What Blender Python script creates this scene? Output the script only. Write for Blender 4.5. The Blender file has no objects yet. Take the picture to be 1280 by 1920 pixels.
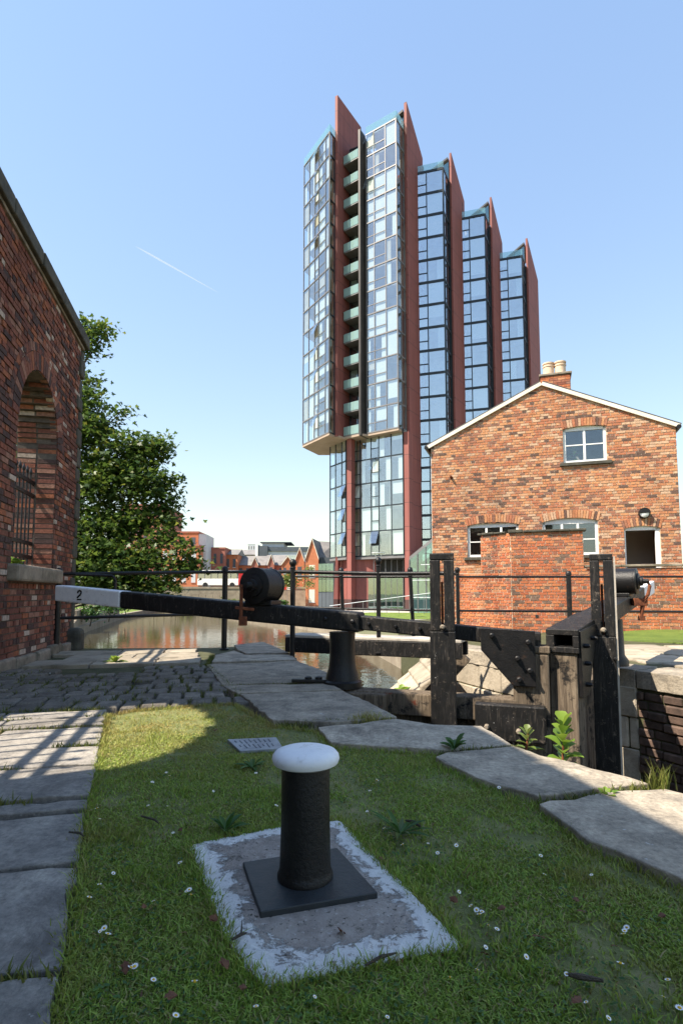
import bpy, bmesh, math, random
import numpy as np
from mathutils import Vector, Matrix
R = math.radians
rng = random.Random(7)
nrng = np.random.default_rng(11)
scene = bpy.context.scene
COL = scene.collection

# ------------------------------------------------------------------ camera
EYE = Vector((0, 0, 0.9)); TILT = R(4.6); FPX = 1050.0; SHIFT = 67.5      # focal length and shift in photo pixels (1280x1920)
cd = bpy.data.cameras.new('camera'); cam = bpy.data.objects.new('camera', cd); COL.objects.link(cam)
cd.sensor_fit = 'AUTO'; cd.sensor_width = 36; cd.lens = FPX / 1920 * 36; cd.shift_y = SHIFT / 1920
cd.clip_start = 0.05; cd.clip_end = 20000
cam.location = EYE; cam.rotation_euler = (R(90) + TILT, 0, 0)
scene.camera = cam
# ------------------------------------------------------------------ light
SUN_W = Vector((0.916, 0.401)); SUN_EL = R(52.9)
world = bpy.data.worlds.new('World'); scene.world = world; world.use_nodes = True
wn = world.node_tree; wn.nodes.clear()
sky = wn.nodes.new('ShaderNodeTexSky'); sky.sky_type = 'NISHITA'; sky.sun_disc = False
sky.sun_elevation = SUN_EL; sky.sun_rotation = math.atan2(-SUN_W.x, -SUN_W.y)
sky.altitude = 40; sky.air_density = 1.7; sky.dust_density = 0.2; sky.ozone_density = 3.5
bg = wn.nodes.new('ShaderNodeBackground'); bg.inputs[1].default_value = 0.147
wo = wn.nodes.new('ShaderNodeOutputWorld')
gm = wn.nodes.new('ShaderNodeGamma'); gm.inputs[1].default_value = 0.52; hs_ = wn.nodes.new('ShaderNodeHueSaturation'); hs_.inputs['Saturation'].default_value = 1.42; hs_.inputs['Hue'].default_value = 0.512
wn.links.new(sky.outputs[0], gm.inputs[0]); wn.links.new(gm.outputs[0], hs_.inputs['Color']); wn.links.new(hs_.outputs[0], bg.inputs[0]); wn.links.new(bg.outputs[0], wo.inputs[0])
sl = bpy.data.lights.new('sun', 'SUN'); sl.energy = 3.3; sl.angle = R(0.53); sl.color = (1, 0.90, 0.75)
sun = bpy.data.objects.new('sun', sl); COL.objects.link(sun); sun.location = (-20, -10, 30)
sun.rotation_euler = Vector((SUN_W.x * math.cos(SUN_EL), SUN_W.y * math.cos(SUN_EL), -math.sin(SUN_EL))).to_track_quat('-Z', 'Y').to_euler()
vs = scene.view_settings; vs.view_transform = 'Standard'; vs.look = 'None'; vs.gamma = 1; vs.exposure = 1.75; vs.use_curve_mapping = False
scene.cycles.max_bounces = 8; scene.cycles.transparent_max_bounces = 12; scene.cycles.use_denoising = True
scene.cycles.caustics_reflective = False; scene.cycles.caustics_refractive = False

# ------------------------------------------------------------------ survey helpers: where a sighting from the tripod meets the site
_F = Vector((0, math.cos(TILT), math.sin(TILT))); _U = Vector((0, -math.sin(TILT), math.cos(TILT)))
def ray(px, py):
    return Vector((1, 0, 0)) * ((px - 640) / FPX) + _F + _U * (-(py - 960 - SHIFT) / FPX)
def G(px, py, z=0.0):
    r = ray(px, py); t = (z - EYE.z) / r.z
    return (r.x * t, r.y * t)
def S(px, py, Y):
    r = ray(px, py); t = Y / r.y
    return Vector((r.x * t, Y, EYE.z + r.z * t))

# ------------------------------------------------------------------ materials
MATS = {}
def N(nt, typ, **kw):
    n = nt.nodes.new('ShaderNode' + typ)
    for k, v in kw.items(): setattr(n, k, v)
    return n
def new_mat(name):
    m = bpy.data.materials.new(name); m.use_nodes = True
    nt = m.node_tree; b = nt.nodes['Principled BSDF']; MATS[name] = m
    return m, nt, b
def ramp(nt, fac, stops, interp='LINEAR'):
    r = N(nt, 'ValToRGB'); r.color_ramp.interpolation = interp
    el = r.color_ramp.elements
    while len(el) < len(stops): el.new(0.5)
    for e, (p, c) in zip(el, stops):
        e.position = p; e.color = (*c, 1)
    nt.links.new(fac, r.inputs[0]); return r.outputs[0]
def coords(nt, scale=None):
    t = N(nt, 'TexCoord'); g = N(nt, 'NewGeometry')
    return g.outputs['Position']
def noise(nt, vec, scale, detail=4, rough=0.6, dist=0.0):
    n = N(nt, 'TexNoise'); n.inputs['Scale'].default_value = scale; n.inputs['Detail'].default_value = detail
    n.inputs['Roughness'].default_value = rough; n.inputs['Distortion'].default_value = dist
    nt.links.new(vec, n.inputs['Vector']); return n.outputs['Fac']
def mix(nt, fac, a, b, mode='MIX'):
    m = N(nt, 'MixRGB'); m.blend_type = mode
    for i, v in ((0, fac), (1, a), (2, b)):
        if hasattr(v, 'is_linked') or hasattr(v, 'links'): nt.links.new(v, m.inputs[i])
        elif i == 0: m.inputs[0].default_value = v
        else: m.inputs[i].default_value = (*v, 1)
    return m.outputs[0]
def step(nt, fac, lo, hi):
    m = N(nt, 'MapRange'); m.inputs[1].default_value = lo; m.inputs[2].default_value = hi
    nt.links.new(fac, m.inputs[0]); return m.outputs[0]
def bump(nt, b, h, strength=0.4, dist=0.01):
    n = N(nt, 'Bump'); n.inputs['Strength'].default_value = strength; n.inputs['Distance'].default_value = dist
    nt.links.new(h, n.inputs['Height']); nt.links.new(n.outputs[0], b.inputs['Normal'])
def rnd(nt):
    g = N(nt, 'NewGeometry'); o = N(nt, 'ObjectInfo')
    a = N(nt, 'Math', operation='ADD'); f = N(nt, 'Math', operation='FRACT')
    nt.links.new(g.outputs['Random Per Island'], a.inputs[0]); nt.links.new(o.outputs['Random'], a.inputs[1])
    nt.links.new(a.outputs[0], f.inputs[0]); return f.outputs[0]

def mat_surface(name, stops, scale=6, rough=0.8, bump_s=0.3, bump_d=0.01, bscale=60, spec=0.3, metallic=0, per_piece=0.0, dirt=None, dirt_scale=2.0, dirt_lo=0.5, dirt_hi=0.7):
    m, nt, b = new_mat(name); P = coords(nt)
    c = ramp(nt, noise(nt, P, scale, 6, 0.65), stops)
    if per_piece:
        v = N(nt, 'MapRange'); v.inputs[3].default_value = 1 - per_piece; v.inputs[4].default_value = 1 + per_piece
        nt.links.new(rnd(nt), v.inputs[0])
        h = N(nt, 'HueSaturation'); nt.links.new(v.outputs[0], h.inputs['Value']); nt.links.new(c, h.inputs['Color']); c = h.outputs[0]
    if dirt:
        c = mix(nt, step(nt, noise(nt, P, dirt_scale, 8, 0.7), dirt_lo, dirt_hi), c, dirt)
    nt.links.new(c, b.inputs['Base Color'])
    b.inputs['Roughness'].default_value = rough; b.inputs['Specular IOR Level'].default_value = spec; b.inputs['Metallic'].default_value = metallic
    if bump_s: bump(nt, b, noise(nt, P, bscale, 6, 0.7), bump_s, bump_d)
    return m

def mat_worn_black(name):
    # old black paint: chipped, scuffed, streaked with runs and lichen
    m, nt, b = new_mat(name); P = coords(nt)
    c = ramp(nt, noise(nt, P, 6, 7, 0.7), [(0.3, (0.005, 0.005, 0.005)), (0.6, (0.012, 0.011, 0.011)), (0.8, (0.035, 0.03, 0.028))])
    mp = N(nt, 'Mapping'); mp.inputs['Scale'].default_value = (1, 1, 0.13); nt.links.new(P, mp.inputs[0])
    c = mix(nt, step(nt, noise(nt, mp.outputs[0], 38, 6, 0.7), 0.54, 0.74), c, (0.075, 0.064, 0.054))
    c = mix(nt, step(nt, noise(nt, P, 14, 11, 0.82), 0.575, 0.64), c, (0.13, 0.105, 0.083))
    c = mix(nt, step(nt, noise(nt, P, 60, 3, 0.6), 0.715, 0.735), c, (0.42, 0.41, 0.39))
    nt.links.new(c, b.inputs['Base Color']); b.inputs['Specular IOR Level'].default_value = 0.35
    r = N(nt, 'MapRange'); r.inputs[3].default_value = 0.3; r.inputs[4].default_value = 0.75; nt.links.new(noise(nt, P, 9, 6), r.inputs[0]); nt.links.new(r.outputs[0], b.inputs['Roughness'])
    bump(nt, b, noise(nt, mp.outputs[0], 30, 8, 0.75), 0.7, 0.012)
    return m
def mat_brick(name, stops, dirt, white, dirt_amt=(0.5, 0.75), white_amt=(0.66, 0.74), soot_scale=0.7):
    m, nt, b = new_mat(name); P = coords(nt)
    c = ramp(nt, rnd(nt), stops, 'CONSTANT')
    c = mix(nt, 0.75, c, ramp(nt, noise(nt, P, 24, 5), [(0.25, (0.45, 0.42, 0.4)), (0.75, (1.3, 1.25, 1.2))]), 'MULTIPLY')
    c = mix(nt, step(nt, noise(nt, P, soot_scale, 9, 0.75), *dirt_amt), c, dirt)
    c = mix(nt, step(nt, noise(nt, P, 9, 6, 0.7), *white_amt), c, white)
    mp = N(nt, 'Mapping'); mp.inputs['Scale'].default_value = (1, 1, 0.22); nt.links.new(P, mp.inputs[0])
    c = mix(nt, 1.0, c, ramp(nt, noise(nt, mp.outputs[0], 1.3, 7, 0.7), [(0.32, (0.62, 0.6, 0.6)), (0.5, (1, 1, 1)), (0.7, (1.12, 1.1, 1.06))]), 'MULTIPLY')
    nt.links.new(c, b.inputs['Base Color']); b.inputs['Roughness'].default_value = 0.9; b.inputs['Specular IOR Level'].default_value = 0.2
    bump(nt, b, noise(nt, P, 70, 6, 0.7), 0.6, 0.012)
    return m
mat_brick('old_brick', [(0, (0.24, 0.09, 0.062)), (0.16, (0.19, 0.078, 0.06)), (0.34, (0.135, 0.068, 0.058)), (0.48, (0.32, 0.12, 0.066)), (0.58, (0.085, 0.055, 0.052)), (0.72, (0.24, 0.10, 0.07)), (0.84, (0.30, 0.16, 0.12)), (0.95, (0.48, 0.40, 0.34))],
          (0.055, 0.038, 0.032), (0.45, 0.4, 0.36), (0.52, 0.8), (0.68, 0.75))
mat_brick('cottage_brick', [(0, (0.47, 0.205, 0.105)), (0.18, (0.53, 0.265, 0.135)), (0.36, (0.43, 0.17, 0.095)), (0.5, (0.52, 0.29, 0.17)), (0.62, (0.36, 0.165, 0.105)), (0.72, (0.25, 0.13, 0.095)), (0.8, (0.135, 0.085, 0.07)), (0.87, (0.55, 0.37, 0.25))],
          (0.33, 0.17, 0.10), (0.62, 0.5, 0.38), (0.55, 0.9), (0.66, 0.73))
mat_brick('wall_brick', [(0, (0.50, 0.17, 0.08)), (0.25, (0.44, 0.14, 0.07)), (0.45, (0.54, 0.20, 0.09)), (0.62, (0.34, 0.14, 0.09)), (0.76, (0.20, 0.13, 0.10)), (0.86, (0.50, 0.24, 0.13))],
          (0.28, 0.15, 0.10), (0.55, 0.45, 0.36), (0.58, 0.9), (0.68, 0.75))
mat_surface('mortar_dark', [(0.3, (0.05, 0.04, 0.034)), (0.7, (0.14, 0.11, 0.09))], 8)
mat_surface('mortar_pale', [(0.3, (0.50, 0.40, 0.29)), (0.7, (0.64, 0.54, 0.41))], 8)
mat_surface('soot_stone', [(0.3, (0.035, 0.033, 0.028)), (0.6, (0.085, 0.08, 0.062)), (0.8, (0.17, 0.14, 0.09))], 5, bump_s=0.6)
mat_surface('sill_stone', [(0.3, (0.16, 0.13, 0.10)), (0.7, (0.32, 0.27, 0.21))], 6, bump_s=0.6, dirt=(0.06, 0.06, 0.04))
def mat_stone(name, dark, mid, pale, stain, per_piece=0.15, bs=0.9, bd=0.02, moss=None):
    # tooled gritstone: coarse blotches, grit, pits and dark stains
    m, nt, b = new_mat(name); P = coords(nt)
    c = ramp(nt, noise(nt, P, 4.5, 10, 0.72), [(0.3, dark), (0.5, mid), (0.72, pale)])
    c = mix(nt, 0.8, c, ramp(nt, noise(nt, P, 42, 6, 0.75), [(0.3, (0.5, 0.5, 0.5)), (0.5, (1, 1, 1)), (0.72, (1.45, 1.42, 1.38))]), 'MULTIPLY')
    v = N(nt, 'MapRange'); v.inputs[3].default_value = 1 - per_piece; v.inputs[4].default_value = 1 + per_piece; nt.links.new(rnd(nt), v.inputs[0])
    h = N(nt, 'HueSaturation'); nt.links.new(v.outputs[0], h.inputs['Value']); nt.links.new(c, h.inputs['Color']); c = h.outputs[0]
    c = mix(nt, step(nt, noise(nt, P, 2.2, 12, 0.78, 0.6), 0.52, 0.64), c, stain)
    c = mix(nt, step(nt, noise(nt, P, 19, 4, 0.6), 0.69, 0.73), c, (0.46, 0.45, 0.42))
    if moss: c = mix(nt, step(nt, noise(nt, P, 3.1, 9, 0.75), 0.60, 0.68), c, moss)
    nt.links.new(c, b.inputs['Base Color']); b.inputs['Roughness'].default_value = 0.85; b.inputs['Specular IOR Level'].default_value = 0.25
    mp = N(nt, 'Mapping'); mp.inputs['Rotation'].default_value = (0, 0, 0.5); mp.inputs['Scale'].default_value = (1, 0.12, 1); nt.links.new(P, mp.inputs[0])
    a = N(nt, 'Math', operation='ADD'); nt.links.new(noise(nt, P, 26, 9, 0.8), a.inputs[0]); nt.links.new(noise(nt, P, 5, 4, 0.6), a.inputs[1])
    a2 = N(nt, 'Math', operation='ADD'); nt.links.new(a.outputs[0], a2.inputs[0]); nt.links.new(noise(nt, mp.outputs[0], 34, 4, 0.6), a2.inputs[1])
    bump(nt, b, a2.outputs[0], bs, bd)
mat_stone('flag_stone', (0.155, 0.143, 0.13), (0.25, 0.23, 0.205), (0.36, 0.33, 0.285), (0.15, 0.135, 0.12), 0.2, 0.6, 0.015)
mat_stone('coping_stone', (0.17, 0.148, 0.12), (0.32, 0.275, 0.215), (0.47, 0.405, 0.315), (0.15, 0.13, 0.105), 0.2, 0.55, 0.014)
mat_stone('sett_stone', (0.10, 0.09, 0.078), (0.18, 0.16, 0.135), (0.27, 0.24, 0.20), (0.11, 0.097, 0.08), 0.22, moss=(0.11, 0.115, 0.045))
mat_surface('ashlar', [(0.25, (0.24, 0.20, 0.15)), (0.5, (0.38, 0.325, 0.25)), (0.8, (0.50, 0.44, 0.345))], 5, bump_s=0.7, bump_d=0.02, bscale=30, per_piece=0.2, dirt=(0.12, 0.10, 0.07), dirt_scale=2.5)
mat_surface('dark_masonry', [(0.25, (0.035, 0.025, 0.02)), (0.55, (0.10, 0.065, 0.05)), (0.85, (0.22, 0.14, 0.10))], 7, bump_s=0.6, per_piece=0.35)
mat_surface('soil', [(0.3, (0.11, 0.13, 0.04)), (0.55, (0.19, 0.20, 0.07)), (0.8, (0.31, 0.24, 0.14))], 9, bump_s=0.8, bump_d=0.02)
mat_surface('joint_earth', [(0.3, (0.045, 0.05, 0.022)), (0.55, (0.085, 0.085, 0.04)), (0.8, (0.13, 0.12, 0.07))], 6, bump_s=0.8, bump_d=0.02)
mat_surface('far_paving', [(0.3, (0.34, 0.32, 0.29)), (0.7, (0.48, 0.46, 0.42))], 1.2)
mat_surface('turf', [(0.3, (0.085, 0.135, 0.022)), (0.55, (0.15, 0.21, 0.035)), (0.8, (0.23, 0.25, 0.06))], 1.3, bump_s=1.0, bump_d=0.06, bscale=30)
mat_surface('earth', [(0.3, (0.10, 0.105, 0.05)), (0.7, (0.19, 0.18, 0.10))], 0.15)
mat_surface('concrete', [(0.3, (0.15, 0.115, 0.10)), (0.55, (0.25, 0.20, 0.175)), (0.8, (0.33, 0.275, 0.245))], 9, bump_s=0.7, bump_d=0.012, bscale=70)
mat_surface('black_iron', [(0.3, (0.005, 0.005, 0.006)), (0.7, (0.014, 0.013, 0.013))], 14, rough=0.4, bump_s=0.7, bump_d=0.006, bscale=70, spec=0.35, dirt=(0.06, 0.035, 0.024), dirt_scale=13, dirt_lo=0.58, dirt_hi=0.74)
mat_worn_black('black_timber')
mat_surface('plate_iron', [(0.3, (0.014, 0.018, 0.021)), (0.55, (0.028, 0.033, 0.036)), (0.8, (0.055, 0.055, 0.055))], 7, rough=0.5, bump_s=0.6, bump_d=0.004, bscale=40, spec=0.4, dirt=(0.07, 0.055, 0.045), dirt_scale=8, dirt_lo=0.6, dirt_hi=0.75)
def mat_worn_wood():
    m, nt, b = new_mat('worn_timber'); P = coords(nt); mp = N(nt, 'Mapping'); mp.inputs['Scale'].default_value = (1, 1, 0.08); nt.links.new(P, mp.inputs[0])
    c = ramp(nt, noise(nt, mp.outputs[0], 32, 8, 0.75, 0.6), [(0.3, (0.045, 0.034, 0.025)), (0.5, (0.15, 0.115, 0.082)), (0.72, (0.31, 0.245, 0.175))])
    c = mix(nt, step(nt, noise(nt, P, 3.5, 9, 0.75), 0.53, 0.6), c, (0.018, 0.016, 0.015)); c = mix(nt, step(nt, noise(nt, P, 5, 8, 0.75), 0.63, 0.68), c, (0.17, 0.05, 0.03))
    nt.links.new(c, b.inputs['Base Color']); b.inputs['Roughness'].default_value = 0.85; b.inputs['Specular IOR Level'].default_value = 0.2
    bump(nt, b, noise(nt, mp.outputs[0], 40, 8, 0.8), 0.9, 0.015)
mat_worn_wood()
mat_surface('grey_plank', [(0.3, (0.35, 0.31, 0.26)), (0.7, (0.55, 0.50, 0.43))], 8)
mat_surface('white_paint', [(0.3, (0.70, 0.71, 0.74)), (0.7, (0.82, 0.82, 0.83))], 18, rough=0.55, bump_s=0.3, bump_d=0.004, bscale=60, dirt=(0.40, 0.38, 0.35), dirt_scale=11, dirt_lo=0.57, dirt_hi=0.72)
mat_surface('frame_paint', [(0.3, (0.74, 0.74, 0.72)), (0.7, (0.84, 0.84, 0.82))], 6, rough=0.45, bump_s=0)
mat_surface('barge_paint', [(0.3, (0.62, 0.57, 0.46)), (0.7, (0.78, 0.73, 0.62))], 4, rough=0.6, bump_s=0.2)
mat_surface('slate', [(0.3, (0.045, 0.045, 0.05)), (0.7, (0.10, 0.10, 0.105))], 3, rough=0.6)
mat_surface('far_slate', [(0.3, (0.16, 0.15, 0.145)), (0.7, (0.26, 0.24, 0.225))], 0.6, rough=0.7)
mat_surface('terracotta', [(0.3, (0.58, 0.42, 0.29)), (0.7, (0.74, 0.58, 0.43))], 5)
mat_surface('rust', [(0.3, (0.07, 0.022, 0.012)), (0.7, (0.24, 0.08, 0.035))], 20, rough=0.85)
def mat_fin():
    m, nt, b = new_mat('red_panel'); P = coords(nt); mp = N(nt, 'Mapping'); mp.inputs['Scale'].default_value = (1, 1, 0.06); nt.links.new(P, mp.inputs[0])
    c = ramp(nt, noise(nt, mp.outputs[0], 2.4, 8, 0.7), [(0.3, (0.19, 0.058, 0.048)), (0.5, (0.24, 0.074, 0.062)), (0.72, (0.29, 0.098, 0.082))])
    c = mix(nt, step(nt, noise(nt, P, 0.3, 6, 0.7), 0.5, 0.75), c, (0.19, 0.066, 0.058))
    mp2 = N(nt, 'SeparateXYZ'); nt.links.new(P, mp2.inputs[0]); md = N(nt, 'Math', operation='MODULO'); md.inputs[1].default_value = 3.13; nt.links.new(mp2.outputs[2], md.inputs[0])
    lt = N(nt, 'Math', operation='LESS_THAN'); lt.inputs[1].default_value = 0.06; nt.links.new(md.outputs[0], lt.inputs[0])
    c = mix(nt, lt.outputs[0], c, (0.07, 0.03, 0.027)); nt.links.new(c, b.inputs['Base Color']); b.inputs['Roughness'].default_value = 0.75
mat_fin()
mat_surface('grey_metal', [(0.3, (0.16, 0.155, 0.16)), (0.7, (0.21, 0.20, 0.205))], 0.7, rough=0.45, bump_s=0, metallic=0.2)
mat_surface('navy_metal', [(0.3, (0.016, 0.022, 0.028)), (0.7, (0.028, 0.036, 0.044))], 0.7, rough=0.4, bump_s=0)
mat_surface('dark_cladding', [(0.3, (0.035, 0.032, 0.032)), (0.7, (0.06, 0.054, 0.052))], 0.7, rough=0.5, bump_s=0)
mat_surface('soffit', [(0.3, (0.33, 0.25, 0.19)), (0.7, (0.42, 0.32, 0.25))], 0.5, rough=0.6, bump_s=0)
mat_surface('interior', [(0.3, (0.30, 0.28, 0.25)), (0.7, (0.55, 0.52, 0.47))], 0.35, rough=0.9, bump_s=0)
mat_surface('orange_brick', [(0.3, (0.42, 0.145, 0.07)), (0.7, (0.50, 0.19, 0.095))], 2.5, bump_s=0.2)
mat_surface('red_brick', [(0.3, (0.33, 0.125, 0.09)), (0.7, (0.41, 0.165, 0.125))], 2.5, bump_s=0.2)
mat_surface('pale_panel', [(0.3, (0.50, 0.53, 0.56)), (0.7, (0.60, 0.63, 0.66))], 0.3, bump_s=0)
mat_surface('dark_panel', [(0.3, (0.07, 0.085, 0.10)), (0.7, (0.10, 0.115, 0.135))], 0.3, bump_s=0)
mat_surface('far_wall', [(0.3, (0.20, 0.16, 0.12)), (0.7, (0.34, 0.29, 0.22))], 1.0, bump_s=0.4, bump_d=0.05, bscale=5)
mat_surface('red_paint', [(0.3, (0.42, 0.02, 0.025)), (0.7, (0.5, 0.03, 0.03))], 2, rough=0.35, bump_s=0)
mat_surface('rubber', [(0.3, (0.015, 0.015, 0.015)), (0.7, (0.03, 0.03, 0.03))], 2, bump_s=0)
mat_surface('bark', [(0.3, (0.045, 0.035, 0.025)), (0.7, (0.12, 0.10, 0.075))], 8, bump_s=0.8, bump_d=0.03)
mat_surface('dead_leaf', [(0.3, (0.07, 0.03, 0.018)), (0.7, (0.19, 0.085, 0.045))], 30, bump_s=0.2)
mat_surface('petal', [(0.3, (0.78, 0.78, 0.78)), (0.7, (0.84, 0.84, 0.83))], 30, bump_s=0)
mat_surface('pollen', [(0.3, (0.6, 0.36, 0.02)), (0.7, (0.7, 0.45, 0.03))], 30, bump_s=0)
mat_surface('plaque_dark', [(0.3, (0.11, 0.12, 0.14)), (0.7, (0.18, 0.19, 0.21))], 30, bump_s=0)
mat_surface('plaque_metal', [(0.3, (0.2, 0.21, 0.23)), (0.7, (0.34, 0.36, 0.39))], 12, rough=0.5, bump_s=0.4, bump_d=0.004, metallic=0.3)
mat_surface('blind_white', [(0.3, (0.68, 0.73, 0.70)), (0.7, (0.78, 0.81, 0.77))], 0.6, bump_s=0)
mat_surface('curtain', [(0.3, (0.42, 0.38, 0.28)), (0.7, (0.6, 0.56, 0.44))], 1.5, bump_s=0)

def mat_leaf(name, stops, trans=0.35, rough=0.45):
    m, nt, b = new_mat(name); P = coords(nt)
    c = ramp(nt, rnd(nt), stops)
    b.inputs['Roughness'].default_value = rough; b.inputs['Specular IOR Level'].default_value = 0.35
    nt.links.new(c, b.inputs['Base Color'])
    t = N(nt, 'BsdfTranslucent'); hs = N(nt, 'HueSaturation'); hs.inputs['Value'].default_value = 1.5; hs.inputs['Hue'].default_value = 0.485
    nt.links.new(c, hs.inputs['Color']); nt.links.new(hs.outputs[0], t.inputs[0])
    ms = N(nt, 'MixShader'); ms.inputs[0].default_value = trans
    nt.links.new(b.outputs[0], ms.inputs[1]); nt.links.new(t.outputs[0], ms.inputs[2])
    nt.links.new(ms.outputs[0], nt.nodes['Material Output'].inputs[0]); return m
mat_leaf('tree_leaf', [(0, (0.03, 0.065, 0.014)), (0.5, (0.055, 0.105, 0.02)), (0.85, (0.095, 0.15, 0.026)), (1, (0.16, 0.18, 0.035))], 0.42)
mat_leaf('weed_leaf', [(0, (0.10, 0.19, 0.025)), (1, (0.22, 0.32, 0.045))], 0.35)
mat_leaf('dock_leaf', [(0, (0.03, 0.085, 0.016)), (1, (0.06, 0.13, 0.022))], 0.25)
mat_leaf('pale_leaf', [(0, (0.09, 0.14, 0.03)), (1, (0.17, 0.21, 0.05))], 0.3)
mat_leaf('moss', [(0, (0.06, 0.085, 0.015)), (0.6, (0.12, 0.145, 0.025)), (1, (0.2, 0.19, 0.06))], 0.2)
def mat_grass():
    m = mat_leaf('grass_blade', [(0, (0.12, 0.20, 0.03)), (0.4, (0.21, 0.315, 0.042)), (0.75, (0.29, 0.38, 0.058)), (0.88, (0.25, 0.25, 0.075)), (0.95, (0.36, 0.31, 0.14)), (1, (0.17, 0.085, 0.045))], 0.18, 0.6)
    nt = m.node_tree; P = coords(nt)
    rp = [n for n in nt.nodes if n.type == 'VALTORGB'][0]; b = nt.nodes['Principled BSDF']; hs = [n for n in nt.nodes if n.type == 'HUE_SAT'][0]
    c = mix(nt, step(nt, noise(nt, P, 1.7, 8, 0.72), 0.5, 0.75), rp.outputs[0], (0.26, 0.22, 0.06))
    # trodden, straw coloured turf by the setts, also tinted to brighten the sun patch
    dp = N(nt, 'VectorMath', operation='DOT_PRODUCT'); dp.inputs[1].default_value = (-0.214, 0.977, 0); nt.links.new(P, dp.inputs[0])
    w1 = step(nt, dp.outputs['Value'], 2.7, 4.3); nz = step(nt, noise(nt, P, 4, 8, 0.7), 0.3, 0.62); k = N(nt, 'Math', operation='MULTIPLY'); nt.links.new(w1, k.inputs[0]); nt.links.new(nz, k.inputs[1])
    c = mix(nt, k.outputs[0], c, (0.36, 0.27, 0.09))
    nt.links.new(c, b.inputs['Base Color']); nt.links.new(c, hs.inputs['Color'])
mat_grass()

def mat_glass(name, tint, gloss, glossfac):
    m, nt, b = new_mat(name); nt.nodes.remove(b)
    t = N(nt, 'BsdfTransparent'); t.inputs[0].default_value = (*tint, 1)
    g = N(nt, 'BsdfGlossy'); g.inputs[0].default_value = (*gloss, 1); g.inputs['Roughness'].default_value = 0.015
    P = coords(nt); bn = N(nt, 'Bump'); bn.inputs['Strength'].default_value = 0.02; bn.inputs['Distance'].default_value = 0.05
    nt.links.new(noise(nt, P, 0.8, 2), bn.inputs['Height']); nt.links.new(bn.outputs[0], g.inputs['Normal'])
    lw_ = N(nt, 'LayerWeight'); lw_.inputs[0].default_value = 0.5; lw = N(nt, 'Math', operation='POWER'); lw.inputs[1].default_value = 5; nt.links.new(lw_.outputs['Facing'], lw.inputs[0])
    mr = N(nt, 'MapRange'); mr.inputs[3].default_value = glossfac; mr.inputs[4].default_value = 0.95
    nt.links.new(lw.outputs[0], mr.inputs[0])
    ms = N(nt, 'MixShader'); nt.links.new(mr.outputs[0], ms.inputs[0]); nt.links.new(t.outputs[0], ms.inputs[1]); nt.links.new(g.outputs[0], ms.inputs[2])
    nt.links.new(ms.outputs[0], nt.nodes['Material Output'].inputs[0]); return m
mat_glass('tower_glass', (0.95, 0.98, 0.98), (0.97, 0.99, 1.0), 0.24)
mat_glass('blue_glass', (0.90, 0.95, 0.97), (0.92, 0.97, 1.0), 0.36)
mat_glass('rail_glass', (0.62, 0.82, 0.80), (0.8, 0.95, 0.95), 0.22)
def frosted(name, col, amt):
    m = mat_glass(name, (0.85, 0.95, 0.94), (0.85, 0.97, 0.97), 0.12); nt = m.node_tree; out = nt.nodes['Material Output']; src = out.inputs[0].links[0].from_socket
    d = N(nt, 'BsdfDiffuse'); d.inputs[0].default_value = (*col, 1); t = N(nt, 'BsdfTranslucent'); t.inputs[0].default_value = (*col, 1)
    a = N(nt, 'MixShader'); nt.links.new(d.outputs[0], a.inputs[1]); nt.links.new(t.outputs[0], a.inputs[2])
    ms = N(nt, 'MixShader'); ms.inputs[0].default_value = amt; nt.links.new(src, ms.inputs[1]); nt.links.new(a.outputs[0], ms.inputs[2]); nt.links.new(ms.outputs[0], out.inputs[0])
frosted('balustrade_glass', (0.58, 0.80, 0.77), 0.5)
frosted('roof_glass', (0.36, 0.62, 0.66), 0.22)
mat_glass('window_glass', (0.75, 0.8, 0.82), (0.9, 0.95, 1.0), 0.12)

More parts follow.
